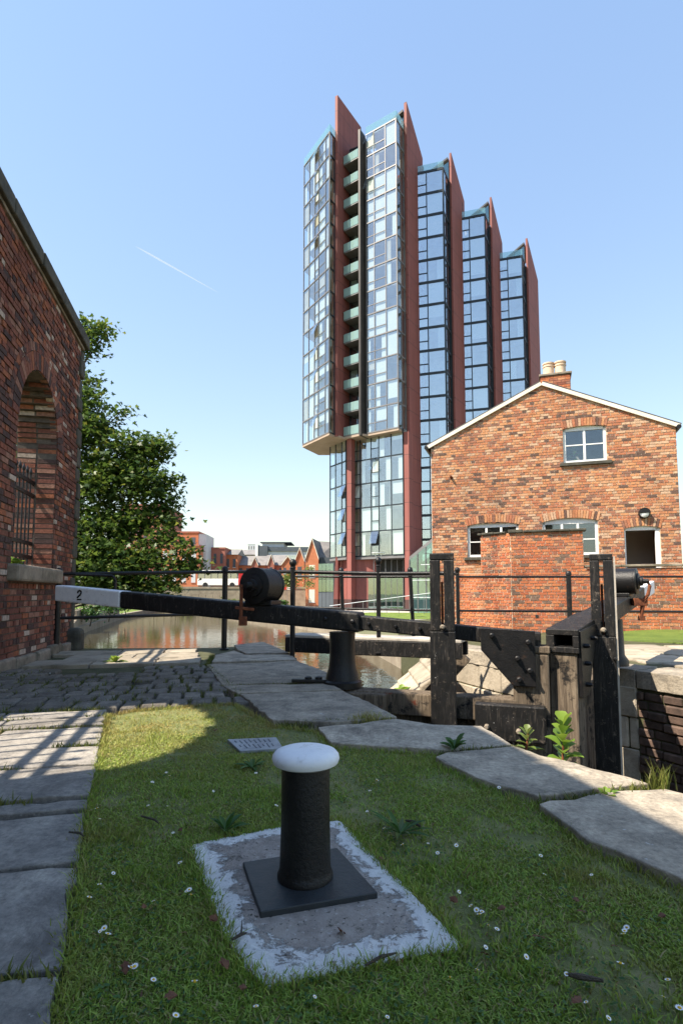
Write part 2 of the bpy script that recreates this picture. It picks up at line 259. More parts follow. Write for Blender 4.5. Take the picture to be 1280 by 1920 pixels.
def mat_water():
    m, nt, b = new_mat('canal_water'); P = coords(nt)
    nt.links.new(ramp(nt, noise(nt, P, 0.3, 3), [(0.3, (0.035, 0.03, 0.015)), (0.7, (0.055, 0.045, 0.022))]), b.inputs['Base Color'])
    b.inputs['Roughness'].default_value = 0.06; b.inputs['IOR'].default_value = 1.33; b.inputs['Specular IOR Level'].default_value = 0.5
    mp = N(nt, 'Mapping'); mp.inputs['Scale'].default_value = (1.0, 0.45, 1); nt.links.new(P, mp.inputs[0])
    bump(nt, b, noise(nt, mp.outputs[0], 2.6, 3, 0.55), 0.22, 0.05)
mat_water()
def mat_concrete_pad():
    m, nt, b = new_mat('pad_paint'); P = coords(nt)
    base = ramp(nt, noise(nt, P, 7, 10, 0.75), [(0.3, (0.18, 0.155, 0.135)), (0.5, (0.33, 0.285, 0.25)), (0.72, (0.47, 0.42, 0.375))])
    base = mix(nt, step(nt, noise(nt, P, 55, 3, 0.6), 0.62, 0.68), base, (0.46, 0.42, 0.39))
    base = mix(nt, step(nt, noise(nt, P, 75, 4, 0.6), 0.60, 0.66), base, (0.06, 0.05, 0.04))
    at = N(nt, 'Attribute'); at.attribute_name = 'edge'
    a = N(nt, 'Math', operation='ADD'); nt.links.new(at.outputs['Fac'], a.inputs[0])
    f = noise(nt, P, 9, 12, 0.82, 0.4); s = N(nt, 'Math', operation='MULTIPLY'); s.inputs[1].default_value = 1.9; nt.links.new(f, s.inputs[0]); nt.links.new(s.outputs[0], a.inputs[1])
    c = mix(nt, step(nt, a.outputs[0], 1.26, 1.32), base, (0.68, 0.67, 0.65))
    c = mix(nt, step(nt, noise(nt, P, 38, 8, 0.8), 0.57, 0.60), c, base)
    c = mix(nt, step(nt, noise(nt, P, 5, 10, 0.78), 0.60, 0.66), c, (0.055, 0.05, 0.032))
    nt.links.new(c, b.inputs['Base Color']); b.inputs['Roughness'].default_value = 0.9
    ad = N(nt, 'Math', operation='ADD'); nt.links.new(noise(nt, P, 45, 8, 0.8), ad.inputs[0]); nt.links.new(step(nt, a.outputs[0], 1.26, 1.32), ad.inputs[1])
    bump(nt, b, ad.outputs[0], 0.8, 0.01)
mat_concrete_pad()

# ------------------------------------------------------------------ builders
def tag(o, label=None, cat=None, group=None, kind=None):
    if label: o['label'] = label
    if cat: o['category'] = cat
    if group: o['group'] = group
    if kind: o['kind'] = kind
    return o
def thing(name, loc, label, cat, group=None):
    o = bpy.data.objects.new(name, None); COL.objects.link(o); o.location = loc; o.empty_display_size = 0.2
    return tag(o, label, cat, group)
def adopt(o, parent):
    if parent is not None:
        o.parent = parent
        if parent.type == 'EMPTY': o.matrix_parent_inverse = Matrix.Translation(-parent.location)
        elif parent.parent is None: o.matrix_parent_inverse = Matrix.Translation(-parent.location)
        else: o.matrix_parent_inverse = Matrix.Translation(-parent.location)
    return o
def new_obj(name, me, parent=None):
    o = bpy.data.objects.new(name, me); COL.objects.link(o); return adopt(o, parent)
def copy_part(src, parent, delta=(0, 0, 0), name=None):
    o = src.copy(); COL.objects.link(o)
    if name: o.name = name
    adopt(o, parent); o.location = Vector(src.location) + Vector(delta); return o
class MB:
    def __init__(s): s.v = []; s.f = []
    def add(s, vs, fs):
        b = len(s.v); s.v += [tuple(p) for p in vs]; s.f += [tuple(i + b for i in f) for f in fs]; return s
    def obox(s, o, ax, ay, az):          # box from a corner and three edge vectors
        o, ax, ay, az = map(Vector, (o, ax, ay, az))
        vs = [o, o + ax, o + ax + ay, o + ay]; vs += [p + az for p in vs]
        fs = [(0, 3, 2, 1), (4, 5, 6, 7), (0, 1, 5, 4), (1, 2, 6, 5), (2, 3, 7, 6), (3, 0, 4, 7)]
        if ax.cross(ay).dot(az) < 0: fs = [f[::-1] for f in fs]
        return s.add(vs, fs)
    def box(s, x0, x1, y0, y1, z0, z1):
        return s.obox((x0, y0, z0), (x1 - x0, 0, 0), (0, y1 - y0, 0), (0, 0, z1 - z0))
    def cbox(s, c, ex, sx, sy, sz):      # box centred at c (bottom centre), ex = 2D direction of its width
        ex = Vector((ex[0], ex[1], 0)).normalized(); ey = Vector((-ex.y, ex.x, 0))
        return s.obox(Vector(c) - ex * sx / 2 - ey * sy / 2, ex * sx, ey * sy, (0, 0, sz))
    def beam(s, a, b, w, h, up=(0, 0, 1)):
        a, b = Vector(a), Vector(b); d = (b - a); side = d.cross(Vector(up)).normalized(); u = side.cross(d).normalized()
        return s.obox(a - side * w / 2 - u * h / 2, d, side * w, u * h)
    def prism(s, poly, z0, z1):
        n = len(poly); a = sum(poly[i][0] * poly[(i + 1) % n][1] - poly[(i + 1) % n][0] * poly[i][1] for i in range(n))
        if a < 0: poly = poly[::-1]
        zf = z1 if callable(z1) else (lambda x, y: z1)
        vs = [(p[0], p[1], z0) for p in poly] + [(p[0], p[1], zf(p[0], p[1])) for p in poly]
        fs = [tuple(range(n - 1, -1, -1)), tuple(range(n, 2 * n))] + [(i, (i + 1) % n, n + (i + 1) % n, n + i) for i in range(n)]
        return s.add(vs, fs)
    def slab(s, pts, vec):               # planar polygon in 3D extruded along vec
        n = len(pts); pts = [Vector(p) for p in pts]; vec = Vector(vec)
        nr = (pts[1] - pts[0]).cross(pts[2] - pts[0])
        if nr.dot(vec) > 0: pts = pts[::-1]
        vs = pts + [p + vec for p in pts]
        fs = [tuple(range(n)), tuple(range(2 * n - 1, n - 1, -1))] + [(i, n + i, n + (i + 1) % n, (i + 1) % n) for i in range(n)]
        return s.add(vs, fs)
    def tube(s, pts, r, n=10, cap=True):
        pts = [Vector(p) for p in pts]; rs = r if isinstance(r, (list, tuple)) else [r] * len(pts); b = len(s.v); vs = []; fs = []
        for i, p in enumerate(pts):
            d = (pts[min(i + 1, len(pts) - 1)] - pts[max(i - 1, 0)]).normalized()
            q = d.cross(Vector((0, 0, 1))) if abs(d.z) < 0.95 else d.cross(Vector((0, 1, 0)))
            q.normalize(); w = d.cross(q)
            vs += [p + (q * math.cos(2 * math.pi * k / n) + w * math.sin(2 * math.pi * k / n)) * rs[i] for k in range(n)]
        for i in range(len(pts) - 1):
            for k in range(n):
                a, c = i * n + k, i * n + (k + 1) % n
                fs.append((a, c, c + n, a + n))
        if cap: fs.append(tuple(range(n - 1, -1, -1))); fs.append(tuple(range((len(pts) - 1) * n, len(pts) * n)))
        return s.add(vs, fs)
    def lathe(s, prof, c, n=24, axis=None):
        vs = []; fs = []; c = Vector(c)
        if axis is None: ax, q, w = Vector((0, 0, 1)), Vector((1, 0, 0)), Vector((0, 1, 0))
        else:
            ax = Vector(axis).normalized(); q = ax.orthogonal().normalized(); w = ax.cross(q)
        for r, z in prof:
            vs += [c + ax * z + (q * math.cos(2 * math.pi * k / n) + w * math.sin(2 * math.pi * k / n)) * r for k in range(n)]
        for i in range(len(prof) - 1):
            for k in range(n):
                a, d = i * n + k, i * n + (k + 1) % n
                fs.append((a, d, d + n, a + n))
        fs.append(tuple(range(n - 1, -1, -1))); fs.append(tuple(range((len(prof) - 1) * n, len(prof) * n)))
        return s.add(vs, fs)
    def mesh(s, name, mat, smooth=False):
        me = bpy.data.meshes.new(name); me.from_pydata(s.v, [], s.f); me.materials.append(MATS[mat]); 
        if smooth: me.polygons.foreach_set('use_smooth', [True] * len(me.polygons))
        me.update(); return me
    def build(s, name, mat, parent=None, smooth=False, bevel=0, seg=2, sub=0):
        o = new_obj(name, s.mesh(name, mat, smooth), parent)
        if smooth:
            o.data.set_sharp_from_angle(angle=R(40))
        if bevel:
            m = o.modifiers.new('bevel', 'BEVEL'); m.width = bevel; m.segments = seg; m.limit_method = 'ANGLE'; m.angle_limit = R(40)
        return o
def np_mesh(name, verts, faces_idx, nper, mat, parent=None):
    me = bpy.data.meshes.new(name); nv = len(verts); nf = len(faces_idx) // nper
    me.vertices.add(nv); me.vertices.foreach_set('co', np.asarray(verts, np.float32).ravel())
    me.loops.add(len(faces_idx)); me.loops.foreach_set('vertex_index', np.asarray(faces_idx, np.int32))
    me.polygons.add(nf); me.polygons.foreach_set('loop_start', np.arange(nf, dtype=np.int32) * nper)
    me.update(calc_edges=True); me.materials.append(MATS[mat])
    return new_obj(name, me, parent)
def inside(poly, x, y):
    res = np.zeros(len(x), bool); n = len(poly)
    for i in range(n):
        x0, y0 = poly[i]; x1, y1 = poly[(i + 1) % n]
        c = ((y0 > y) != (y1 > y)) & (x < (x1 - x0) * (y - y0) / ((y1 - y0) if y1 != y0 else 1e-9) + x0)
        res ^= c
    return res

# a brick face: courses laid in real bricks over a mortar body; the nearest 300 are parts of their own
def brick_face(parent, O, e, nrm, z0, z1, spans, thick, mat, mortar, BL=0.225, BH=0.075, J=0.011, jambs=(), keep=300, score=None, rough=0.006, body=True, jamb_depth=None, course0=0, thing_loc=None):
    e = Vector((e[0], e[1], 0)).normalized(); nrm = Vector((nrm[0], nrm[1], 0)).normalized(); O = Vector((O[0], O[1], 0))
    bricks = []; bb = MB(); nc = int(round((z1 - z0) / BH))
    for k in range(nc):
        za = z0 + k * BH; zc = za + BH / 2
        header = (k % 3 == 2); L = BL / 2 if header else BL
        off = (0.25 if header else (0.5 if (k // 1) % 2 else 0)) * BL + rng.uniform(-0.02, 0.02)
        for (a, b) in spans(zc):
            if b - a < 0.02: continue
            if body: bb.obox(O + e * a + Vector((0, 0, za)) - nrm * 0.012, e * (b - a), -nrm * (thick - 0.012), (0, 0, BH))
            s = math.floor((a - off) / L) * L + off
            while s < b:
                p, q = max(s, a), min(s + L, b)
                if q - p > 0.035: bricks.append((p + J / 2, q - J / 2, za + J / 2, za + BH - J / 2, rng.uniform(-rough, rough), None))
                s += L
            if jamb_depth:
                for ed, sg in ((a, 1), (b, -1)):
                    if any(abs(ed - j(zc)) < 0.004 for j in jambs if j(zc) is not None):
                        w = jamb_depth / 2
                        for h in range(2):
                            bricks.append((ed - 0.006 * sg + rng.uniform(-0.008, 0.008), ed + 0.09 * sg, za + J / 2, za + BH - J / 2, 0, (0.013 + h * w, (h + 1) * w - J)))
    if body: bb.build('mortar_body', mortar, parent)
    sc = score or (lambda p: -(Vector(p) - EYE).length)
    order = sorted(range(len(bricks)), key=lambda i: -sc(O + e * bricks[i][0] + Vector((0, 0, bricks[i][2]))))
    near = set(order[:keep]); rest = MB(); cache = {}
    rot = Matrix(((e.x, -nrm.x, 0), (e.y, -nrm.y, 0), (0, 0, 1)))
    ang = math.atan2(e.y, e.x); flip = (Vector((0, 0, 1)).cross(e)).dot(-nrm)
    for i, (p, q, za, zb, d, dep) in enumerate(bricks):
        if p > q: p, q = q, p
        y0, y1 = dep if dep else (-d - 0.002, 0.05)
        if i in near:
            key = (round(q - p, 3), round(y1 - y0, 3) if dep else 0)
            if key not in cache:
                w, h, t = q - p, zb - za, (y1 - y0) if dep else 0.06
                cache[key] = MB().obox((-w / 2, 0, 0), (w, 0, 0), (0, t * (1 if flip > 0 else -1), 0), (0, 0, h)).mesh('brick', mat)
            o = bpy.data.objects.new('brick', cache[key]); COL.objects.link(o)
            o.location = O + e * (p + q) / 2 - nrm * y0 + Vector((0, 0, za)); o.rotation_euler = (0, rng.uniform(-0.012, 0.012), ang)
            adopt(o, parent)
        else:
            rest.obox(O + e * p - nrm * y0 + Vector((0, 0, za)), e * (q - p), -nrm * (y1 - y0), (0, 0, zb - za))
    if rest.v: tag(rest.build('brickwork', mat, parent), kind='stuff')

def soldier_arch(parent, O, e, nrm, sa, sb, zs, rise, ring, mat, n, name='arch_brick', proud=0.008, depth=0.1, gap=0.012):
    # voussoirs round a segmental or half-round head
    e = Vector((e[0], e[1], 0)).normalized(); nrm = Vector((nrm[0], nrm[1], 0)).normalized(); O = Vector((O[0], O[1], 0))
    w = (sb - sa) / 2; r = (w * w + rise * rise) / (2 * rise); cz = zs + rise - r; cs = (sa + sb) / 2; am = math.asin(min(1, w / r)) if rise <= w else math.pi / 2
    for k in range(n):
        a0 = -am + 2 * am * k / n + gap / 2 / r; a1 = -am + 2 * am * (k + 1) / n - gap / 2 / r
        pts = []
        for rr, aa in ((r, a0), (r, a1), (r + ring, a1), (r + ring, a0)):
            pts.append(O + e * (cs + rr * math.sin(aa)) + Vector((0, 0, cz + rr * math.cos(aa))) + nrm * (proud + rng.uniform(-0.003, 0.003)))
        MB().slab(pts, -nrm * depth).build(name, mat, parent)

def leaf_outline(kind):
    if kind == 'maple':
        pts = []
        for a, r in ((-90, 0.12), (-62, 0.42), (-35, 0.62), (-18, 0.40), (8, 0.95), (30, 0.5), (62, 0.62), (90, 1.1), (118, 0.62), (150, 0.5), (172, 0.95), (198, 0.40), (215, 0.62), (242, 0.42)):
            pts.append((r * math.cos(R(a)) * 0.5, r * math.sin(R(a)) * 0.5 + 0.1))
        return np.array(pts)
    return np.array([(0, -0.5), (0.16, -0.3), (0.24, 0), (0.17, 0.3), (0, 0.52), (-0.17, 0.3), (-0.24, 0), (-0.16, -0.3)])
def leaf_cloud(name, centers, sizes, mat, parent, kind='maple', up=0.6):
    L = leaf_outline(kind); n = len(centers); k = len(L)
    c = np.asarray(centers, np.float32)
    nr = nrng.normal(size=(n, 3)); nr[:, 2] = np.abs(nr[:, 2]) + up; nr /= np.linalg.norm(nr, axis=1)[:, None]
    a = nrng.normal(size=(n, 3)); t = np.cross(nr, a); t /= np.linalg.norm(t, axis=1)[:, None]; b = np.cross(nr, t)
    V = c[:, None, :] + sizes[:, None, None] * (L[None, :, :1] * t[:, None, :] + L[None, :, 1:] * b[:, None, :] - 0.25 * (L[None, :, :1] ** 2) * nr[:, None, :] * 1.2)
    return np_mesh(name, V.reshape(-1, 3), np.arange(n * k), k, mat, parent)

# ------------------------------------------------------------------ the setting
NV = Vector((0.977, 0.214)); UV = Vector((-0.214, 0.977))          # across and along the old mill wall
def NS(n, s): p = NV * n + UV * s; return (p.x, p.y)
def ns_of(p): return (NV.x * p[0] + NV.y * p[1], UV.x * p[0] + UV.y * p[1])
LAND, WATER = -1.45, -1.9
near_edge = [(-5.9, 10.9), (-4.75, 10.25), G(160, 1212), G(392, 1211), G(480, 1207), G(545, 1230), G(612, 1283), G(690, 1316), G(742, 1354), G(905, 1366), G(1215, 1476), G(1300, 1500), (3.4, -1.2), (4.6, -4)]
far_edge = [(8.2, -1.5), (3.72, 5.75), (3.35, 6.45), (2.25, 8.0), (1.65, 9.6), (1.95, 14), (2.2, 21)]
basin = [(1.0, 30), (-1.3, 39), (-5.8, 51), (-14, 70), (-19, 92), (-29, 92), (-24, 62), (-17.6, 38), (-8.5, 16)]
canal = near_edge + [(7, -5)] + far_edge + basin

def sheet_with_hole(name, outer, hole, z, mat):
    bm = bmesh.new(); es = []
    for loop in (outer, hole):
        vs = [bm.verts.new((p[0], p[1], z)) for p in loop]
        es += [bm.edges.new((vs[i], vs[(i + 1) % len(vs)])) for i in range(len(vs))]
    bmesh.ops.triangle_fill(bm, use_beauty=True, edges=es, normal=(0, 0, 1))
    bmesh.ops.recalc_face_normals(bm, faces=bm.faces)
    if sum(f.normal.z for f in bm.faces) < 0: bmesh.ops.reverse_faces(bm, faces=bm.faces)
    me = bpy.data.meshes.new(name); bm.to_mesh(me); bm.free(); me.materials.append(MATS[mat]); return new_obj(name, me)
tag(sheet_with_hole('ground', [(-3000, -600), (3000, -600), (3000, 6000), (-3000, 6000)], canal, LAND, 'earth'), kind='structure')
tag(MB().add([(p[0], p[1], WATER) for p in [(-60, -20), (40, -20), (40, 110), (-60, 110)]], [(0, 1, 2, 3)]).build('water', 'canal_water'), kind='structure')
bw = MB()
ring = far_edge[-1:] + basin + near_edge[:1]
for a, b in zip(ring[:-1], ring[1:]):
    d = Vector((b[0] - a[0], b[1] - a[1], 0)); out = Vector((d.y, -d.x, 0)).normalized() * 0.5
    bw.obox((a[0], a[1], -3), d, out, (0, 0, 3 + LAND + 0.06))
tag(bw.build('canal_bank', 'far_wall'), kind='structure')

towpath_poly = near_edge + [(4.6, -6), (-14, -6), (-14, 12)]
towpath = tag(MB().prism(towpath_poly, -3.2, -0.035).build('towpath', 'joint_earth'), kind='structure')
# cladding of the lock walls, in courses of dark stone
def masonry(parent, a, b, z0, z1, rows, lmin, lmax, mat, name='stone_block', out=1, proud=0.03, thick=0.12, limit=140, skip=None):
    a, b = Vector((a[0], a[1], 0)), Vector((b[0], b[1], 0)); e = (b - a).normalized(); L = (b - a).length; nr = Vector((e.y, -e.x, 0)) * out
    h = (z1 - z0) / rows
    for k in range(rows):
        s = rng.uniform(-0.3, 0)
        while s < L:
            l = rng.uniform(lmin, lmax); p, q = max(0, s), min(L, s + l)
            if q - p > 0.06:
                pr = proud + rng.uniform(-0.018, 0.018)
                MB().obox(a + e * (p + 0.006) + nr * pr + Vector((0, 0, z0 + k * h + 0.006)), e * (q - p - 0.012), -nr * thick, (0, 0, h - 0.012)).build(name, mat, parent, bevel=0.012, seg=1)
            s += l
lockside = MB()
LSZ = lambda x, y: -0.03 - 0.24 * max(0, min(1, (y - 9) / 5)) * max(0, min(1, (7.5 - x) / 3.0))
ls_poly = far_edge + [(2.4, 24), (30, 24), (30, -1.5)]
bm = bmesh.new()
vs = [bm.verts.new((p[0], p[1], 0)) for p in ls_poly]; bm.faces.new(vs)
bmesh.ops.triangulate(bm, faces=bm.faces)
bmesh.ops.subdivide_edges(bm, edges=bm.edges, cuts=5, use_grid_fill=True)
for v in bm.verts: v.co.z = LSZ(v.co.x, v.co.y)
ex = bmesh.ops.extrude_edge_only(bm, edges=[e for e in bm.edges if e.is_boundary])
for v in [g for g in ex['geom'] if isinstance(g, bmesh.types.BMVert)]: v.co.z = -3.2
bmesh.ops.recalc_face_normals(bm, faces=bm.faces)
me = bpy.data.meshes.new('lockside'); bm.to_mesh(me); bm.free(); me.materials.append(MATS['joint_earth'])
lockside = tag(new_obj('lockside', me), kind='structure')
# lock walls: sunlit ashlar beyond the gates, dark chamber wall on the near right
masonry(lockside, far_edge[3], far_edge[2], -1.9, -0.16, 5, 0.4, 0.85, 'ashlar')
masonry(lockside, far_edge[4], far_edge[3], -1.9, -0.16, 5, 0.4, 0.85, 'ashlar')
masonry(lockside, far_edge[2], far_edge[1], -1.9, -0.2, 17, 0.2, 0.26, 'dark_masonry', 'brick')
masonry(lockside, far_edge[1], (4.9, 3.85), -1.9, -0.2, 17, 0.2, 0.26, 'dark_masonry', 'brick')
masonry(towpath, near_edge[10], near_edge[12], -1.9, -0.32, 5, 0.4, 0.8, 'dark_masonry', out=-1)
masonry(towpath, near_edge[4], near_edge[8], -1.9, -0.32, 5, 0.4, 0.8, 'dark_masonry', out=-1)
# copings
def flag(parent, pts, z0, z1, mat, name, bevel=0.018, tilt=0.006):
    ta, tb = rng.uniform(-tilt, tilt), rng.uniform(-tilt, tilt); cx = sum(p[0] for p in pts) / len(pts); cy = sum(p[1] for p in pts) / len(pts)
    # worn, slightly wavy outline
    out = []
    for i in range(len(pts)):
        a, b = Vector(pts[i]), Vector(pts[(i + 1) % len(pts)]); L = (b - a).length; k = max(1, int(L / 0.085))
        for j in range(k):
            p = a.lerp(b, j / k)
            if j: p += Vector((rng.uniform(-1, 1), rng.uniform(-1, 1))) * min(0.011, L * 0.02)
            if j and rng.random() < 0.12: p += (Vector((cx, cy)) - p).normalized() * rng.uniform(0.008, 0.026)     # chipped arris
            out.append((p.x, p.y))
    return MB().prism(out, z0, lambda x, y: z1 + ta * (x - cx) + tb * (y - cy) + rng.uniform(-0.0035, 0.0025)).build(name, mat, parent, bevel=bevel)
def P(*pp): return [G(a, b) for a, b in pp]
for poly in (P((439, 1212), (494, 1206), (544, 1228), (462, 1229), (446, 1222)),
             P((405, 1231), (440, 1223), (458, 1231), (545, 1231), (557, 1241), (398, 1246)),
             P((388, 1249), (557, 1243), (614, 1266), (617, 1283), (416, 1290)),
             P((418, 1292), (616, 1286), (640, 1298), (446, 1306)),
             P((450, 1308), (642, 1300), (690, 1322), (744, 1351), (628, 1362), (512, 1359)),
             P((596, 1372), (742, 1356), (812, 1368), (902, 1369), (958, 1404), (890, 1411), (826, 1415), (790, 1412), (620, 1401)),
             P((816, 1430), (838, 1420), (962, 1409), (1218, 1480), (1116, 1491), (1008, 1506), (894, 1470)),
             P((1010, 1522), (1030, 1514), (1138, 1496), (1246, 1489), (1310, 1505), (1480, 1580), (1480, 1790), (1280, 1668), (1100, 1590)),
             [(1.55, 0.35), (2.5, 0.55), (3.3, -0.9), (2.3, -1.1)]):
    flag(towpath, poly, -0.32, 0.03, 'coping_stone', 'coping_stone', bevel=0.006)
fe = [Vector(p) for p in far_edge]
def coping_run(a, b, w, n, inward, z=0.03):
    e = (b - a) / n; nr = Vector((-e.y, e.x)).normalized() * (w * inward)
    for k in range(n):
        p, q = a + e * (k + 0.01), a + e * (k + 0.99)
        flag(lockside, [tuple(p - nr * 0.06), tuple(q - nr * 0.06), tuple(q + nr), tuple(p + nr)], -0.2 + z, z + 0.0, 'coping_stone', 'coping_stone', bevel=0.008)
coping_run(fe[1], Vector((5.3, 3.2)), 0.55, 3, 1); coping_run(fe[2], fe[1], 0.55, 1, 1); coping_run(fe[3], fe[2], 0.5, 2, 1); coping_run(fe[4], fe[3], 0.5, 2, 1)
# paving behind the far coping
for k in range(5):
    for j in range(4):
        x = 4.15 + k * 0.92 + rng.uniform(-0.04, 0.04) - j * 0.12; y = 6.5 + j * 0.95 - k * 0.22
        w, h = 0.84, 0.86
        flag(lockside, [(x, y), (x + w, y - 0.1), (x + w - 0.05, y + h - 0.1), (x - 0.05, y + h)], -0.12, LSZ(x, y) + 0.035, 'ashlar', 'paving_slab')
# lawn strip under the cottage wall
lw = [(5.4, 13.6), (5.7, 11.2), (6.2, 10.35), (14, 9.6), (14, 14), (8, 14.2)]
tag(MB().prism(lw, -0.3, lambda x, y: LSZ(x, y) + 0.05).build('grass_verge', 'turf'), kind='structure')
# stone wing wall sloping down to the water beyond the far gate
wing = thing('wing_wall', (1.3, 9.4, -1.9), 'sloping pale stone wing wall running down to the water behind the gates', 'stone wall')
for k in range(7):
    x1 = 1.62 - k * 0.2; z1 = -0.16 - k * 0.19
    MB().prism([(x1 - 0.22, 8.55 + 0.1 * k), (x1 - 0.008, 8.5 + 0.1 * k), (x1 + 0.02, 10.4), (x1 - 0.2, 10.4)], -2.2, lambda x, y, a=z1, b=x1: a + 0.75 * (x - b)).build('stone_block', 'ashlar', wing, bevel=0.02)
MB().beam((0.95, 8.3, -0.95), (1.75, 8.05, 0.02), 0.16, 0.2).build('brace', 'worn_timber', wing, bevel=0.01)

# setts
sett_cache = {}
def sett_mesh(w, l):
    key = (round(w, 2), round(l, 2))
    if key not in sett_cache:
        w, l = key; i = 0.016
        sett_cache[key] = MB().add([(-w / 2, -l / 2, 0), (w / 2, -l / 2, 0), (w / 2, l / 2, 0), (-w / 2, l / 2, 0),
                                    (-w / 2 + 0.004, -l / 2 + 0.004, 0.07), (w / 2 - 0.004, -l / 2 + 0.004, 0.068), (w / 2 - 0.004, l / 2 - 0.004, 0.07), (-w / 2 + 0.004, l / 2 - 0.004, 0.068),
                                    (-w / 2 + i, -l / 2 + i, 0.085), (w / 2 - i, -l / 2 + i, 0.082), (w / 2 - i, l / 2 - i, 0.086), (-w / 2 + i, l / 2 - i, 0.083)],
                                   [(3, 2, 1, 0), (8, 9, 10, 11)] + [(i0, (i0 + 1) % 4, 4 + (i0 + 1) % 4, 4 + i0) for i0 in range(4)] + [(4 + i0, 4 + (i0 + 1) % 4, 8 + (i0 + 1) % 4, 8 + i0) for i0 in range(4)]).mesh('sett', 'sett_stone')
    return sett_cache[key]
uang = math.atan2(UV.y, UV.x) - math.pi / 2
joints = []
s = 4.72; row = 0
while s < 7.25:
    l = rng.choice((0.24, 0.27, 0.30)); n = -2.32 + rng.uniform(-0.1, 0)
    lim = 0.02 - 0.05 * max(0, s - 5.5) + (0.25 if s < 5.0 else 0)
    while n < lim:
        w = rng.choice((0.15, 0.17, 0.2, 0.23))
        x, y = NS(n + w / 2, s + l / 2)
        front = 9.75 - 0.1 * abs(n + 1)
        if s + l < front and not (-1.9 < n < -0.9 and 6.55 < s < 7.05) and rng.random() > 0.02:
            o = bpy.data.objects.new('sett', sett_mesh(w - 0.022, l - 0.022)); COL.objects.link(o); adopt(o, towpath)
            o.location = (x, y, -0.068 + rng.uniform(-0.008, 0.007)); o.rotation_euler = (rng.uniform(-0.03, 0.03), rng.uniform(-0.03, 0.03), uang + rng.uniform(-0.04, 0.04))
            joints.append((n, s))
        n += w
    s += l
# pale flags along the water's edge
for j, (a, b) in enumerate(((7.55, 8.2), (8.22, 8.85), (8.87, 9.45))):
    n0 = -2.32 + (0.3 if j % 2 else 0); 
    while n0 < -0.35:
        w = rng.uniform(0.55, 0.95); n1 = min(n0 + w, -0.2 - 0.05 * j)
        if n1 - n0 > 0.15: flag(towpath, [NS(n0, a + 0.01), NS(n1 - 0.02, a + 0.01), NS(n1 - 0.02, min(b, 9.5) - 0.01), NS(n0, min(b, 9.5) - 0.01)], -0.12, 0.012 + rng.uniform(-0.006, 0.006), 'ashlar', 'flagstone', bevel=0.01)
        n0 = n1
# path flags
def sedge(s): return -0.31 - 0.16 * (s - 1.27) if s < 2.69 else -0.537 - 0.142 * (s - 2.69)
rows = [(0.0, 0.5), (0.52, 1.02), (1.04, 1.5), (1.52, 2.06), (2.08, 2.54), (2.56, 2.69), (2.71, 3.18), (3.2, 3.58), (3.6, 4.08), (4.12, 4.40), (4.43, 4.68)]
for i, (a, b) in enumerate(rows):
    left = -2.3 if b < 2.7 else -1.32
    if b > 4.09: left = -2.3
    cols = [left, sedge((a + b) / 2)] if left > -2 else [left, -1.5 + 0.1 * (i % 2), None]
    if len(cols) == 2: spans_ = [(left, None)]
    else: spans_ = [(cols[0], cols[1] - 0.02), (cols[1], None)]
    for (n0, n1) in spans_:
        ra = n1 if n1 is not None else sedge(a); rb = n1 if n1 is not None else sedge(b)
        sk = rng.uniform(-0.02, 0.02)
        flag(towpath, [NS(n0, a + 0.01 + sk), NS(ra, a + 0.01), NS(rb, b - 0.01), NS(n0, b - 0.01 + sk)], -0.1, 0.012 + rng.uniform(-0.004, 0.006), 'flag_stone', 'flagstone', bevel=0.006)

# lawn: soil sheet and real blades
lawn_poly = [NS(sedge(0.0) + 0.01, 0.0), NS(sedge(1.0) + 0.01, 1.0), NS(sedge(2.0) + 0.01, 2.0), NS(sedge(2.6) + 0.01, 2.6), NS(sedge(4.4) + 0.01, 4.45)] + \
    P((250, 1334), (405, 1322), (440, 1322), (510, 1363), (596, 1374), (622, 1405), (800, 1416), (822, 1420), (812, 1432), (894, 1474), (1006, 1514), (1100, 1594), (1280, 1672), (1480, 1795)) + [(1.6, 0.0)]
strip_poly = [NS(-2.3, 2.8), NS(-1.34, 2.8), NS(-1.34, 4.06), NS(-2.3, 4.06)]
lawn = tag(MB().prism(lawn_poly, -0.12, -0.002).build('lawn', 'soil'), kind='structure')
tag(MB().prism(strip_poly, -0.12, -0.004).build('path_verge', 'soil'), kind='structure')
pad_poly = P((353, 1588), (430, 1572), (520, 1554), (640, 1541), (682, 1590), (760, 1665), (873, 1782), (760, 1800), (640, 1826), (502, 1856), (455, 1815), (425, 1765), (392, 1680))
plaque_poly = P((426, 1391), (518, 1387), (531, 1408), (450, 1413))
def blades(name, x, y, hmin, hmax, wid, mat='grass_blade', lean=0.9, z=0.0):
    n = len(x); a = nrng.uniform(0, 2 * np.pi, n); h = nrng.uniform(hmin, hmax, n) * (0.6 + 0.8 * nrng.random(n)); w = wid * nrng.uniform(0.6, 1.3, n)
    la = nrng.uniform(0, 2 * np.pi, n); ll = h * nrng.uniform(0.15, lean, n)
    dx, dy = np.cos(a) * w, np.sin(a) * w; lx, ly = np.cos(la) * ll, np.sin(la) * ll
    z0 = np.full(n, z)
    V = np.empty((n, 5, 3), np.float32)
    V[:, 0] = np.stack([x - dx, y - dy, z0 - 0.004], 1); V[:, 1] = np.stack([x + dx, y + dy, z0 - 0.004], 1)
    V[:, 2] = np.stack([x + dx * .8 + lx * .4, y + dy * .8 + ly * .4, z0 + h * .6], 1); V[:, 3] = np.stack([x - dx * .8 + lx * .4, y - dy * .8 + ly * .4, z0 + h * .6], 1)
    V[:, 4] = np.stack([x + lx, y + ly, z0 + h], 1)
    b = np.arange(n) * 5
    F = np.stack([b, b + 1, b + 2, b, b + 2, b + 3, b + 3, b + 2, b + 4], 1).ravel()
    return np_mesh(name, V.reshape(-1, 3), F, 3, mat)
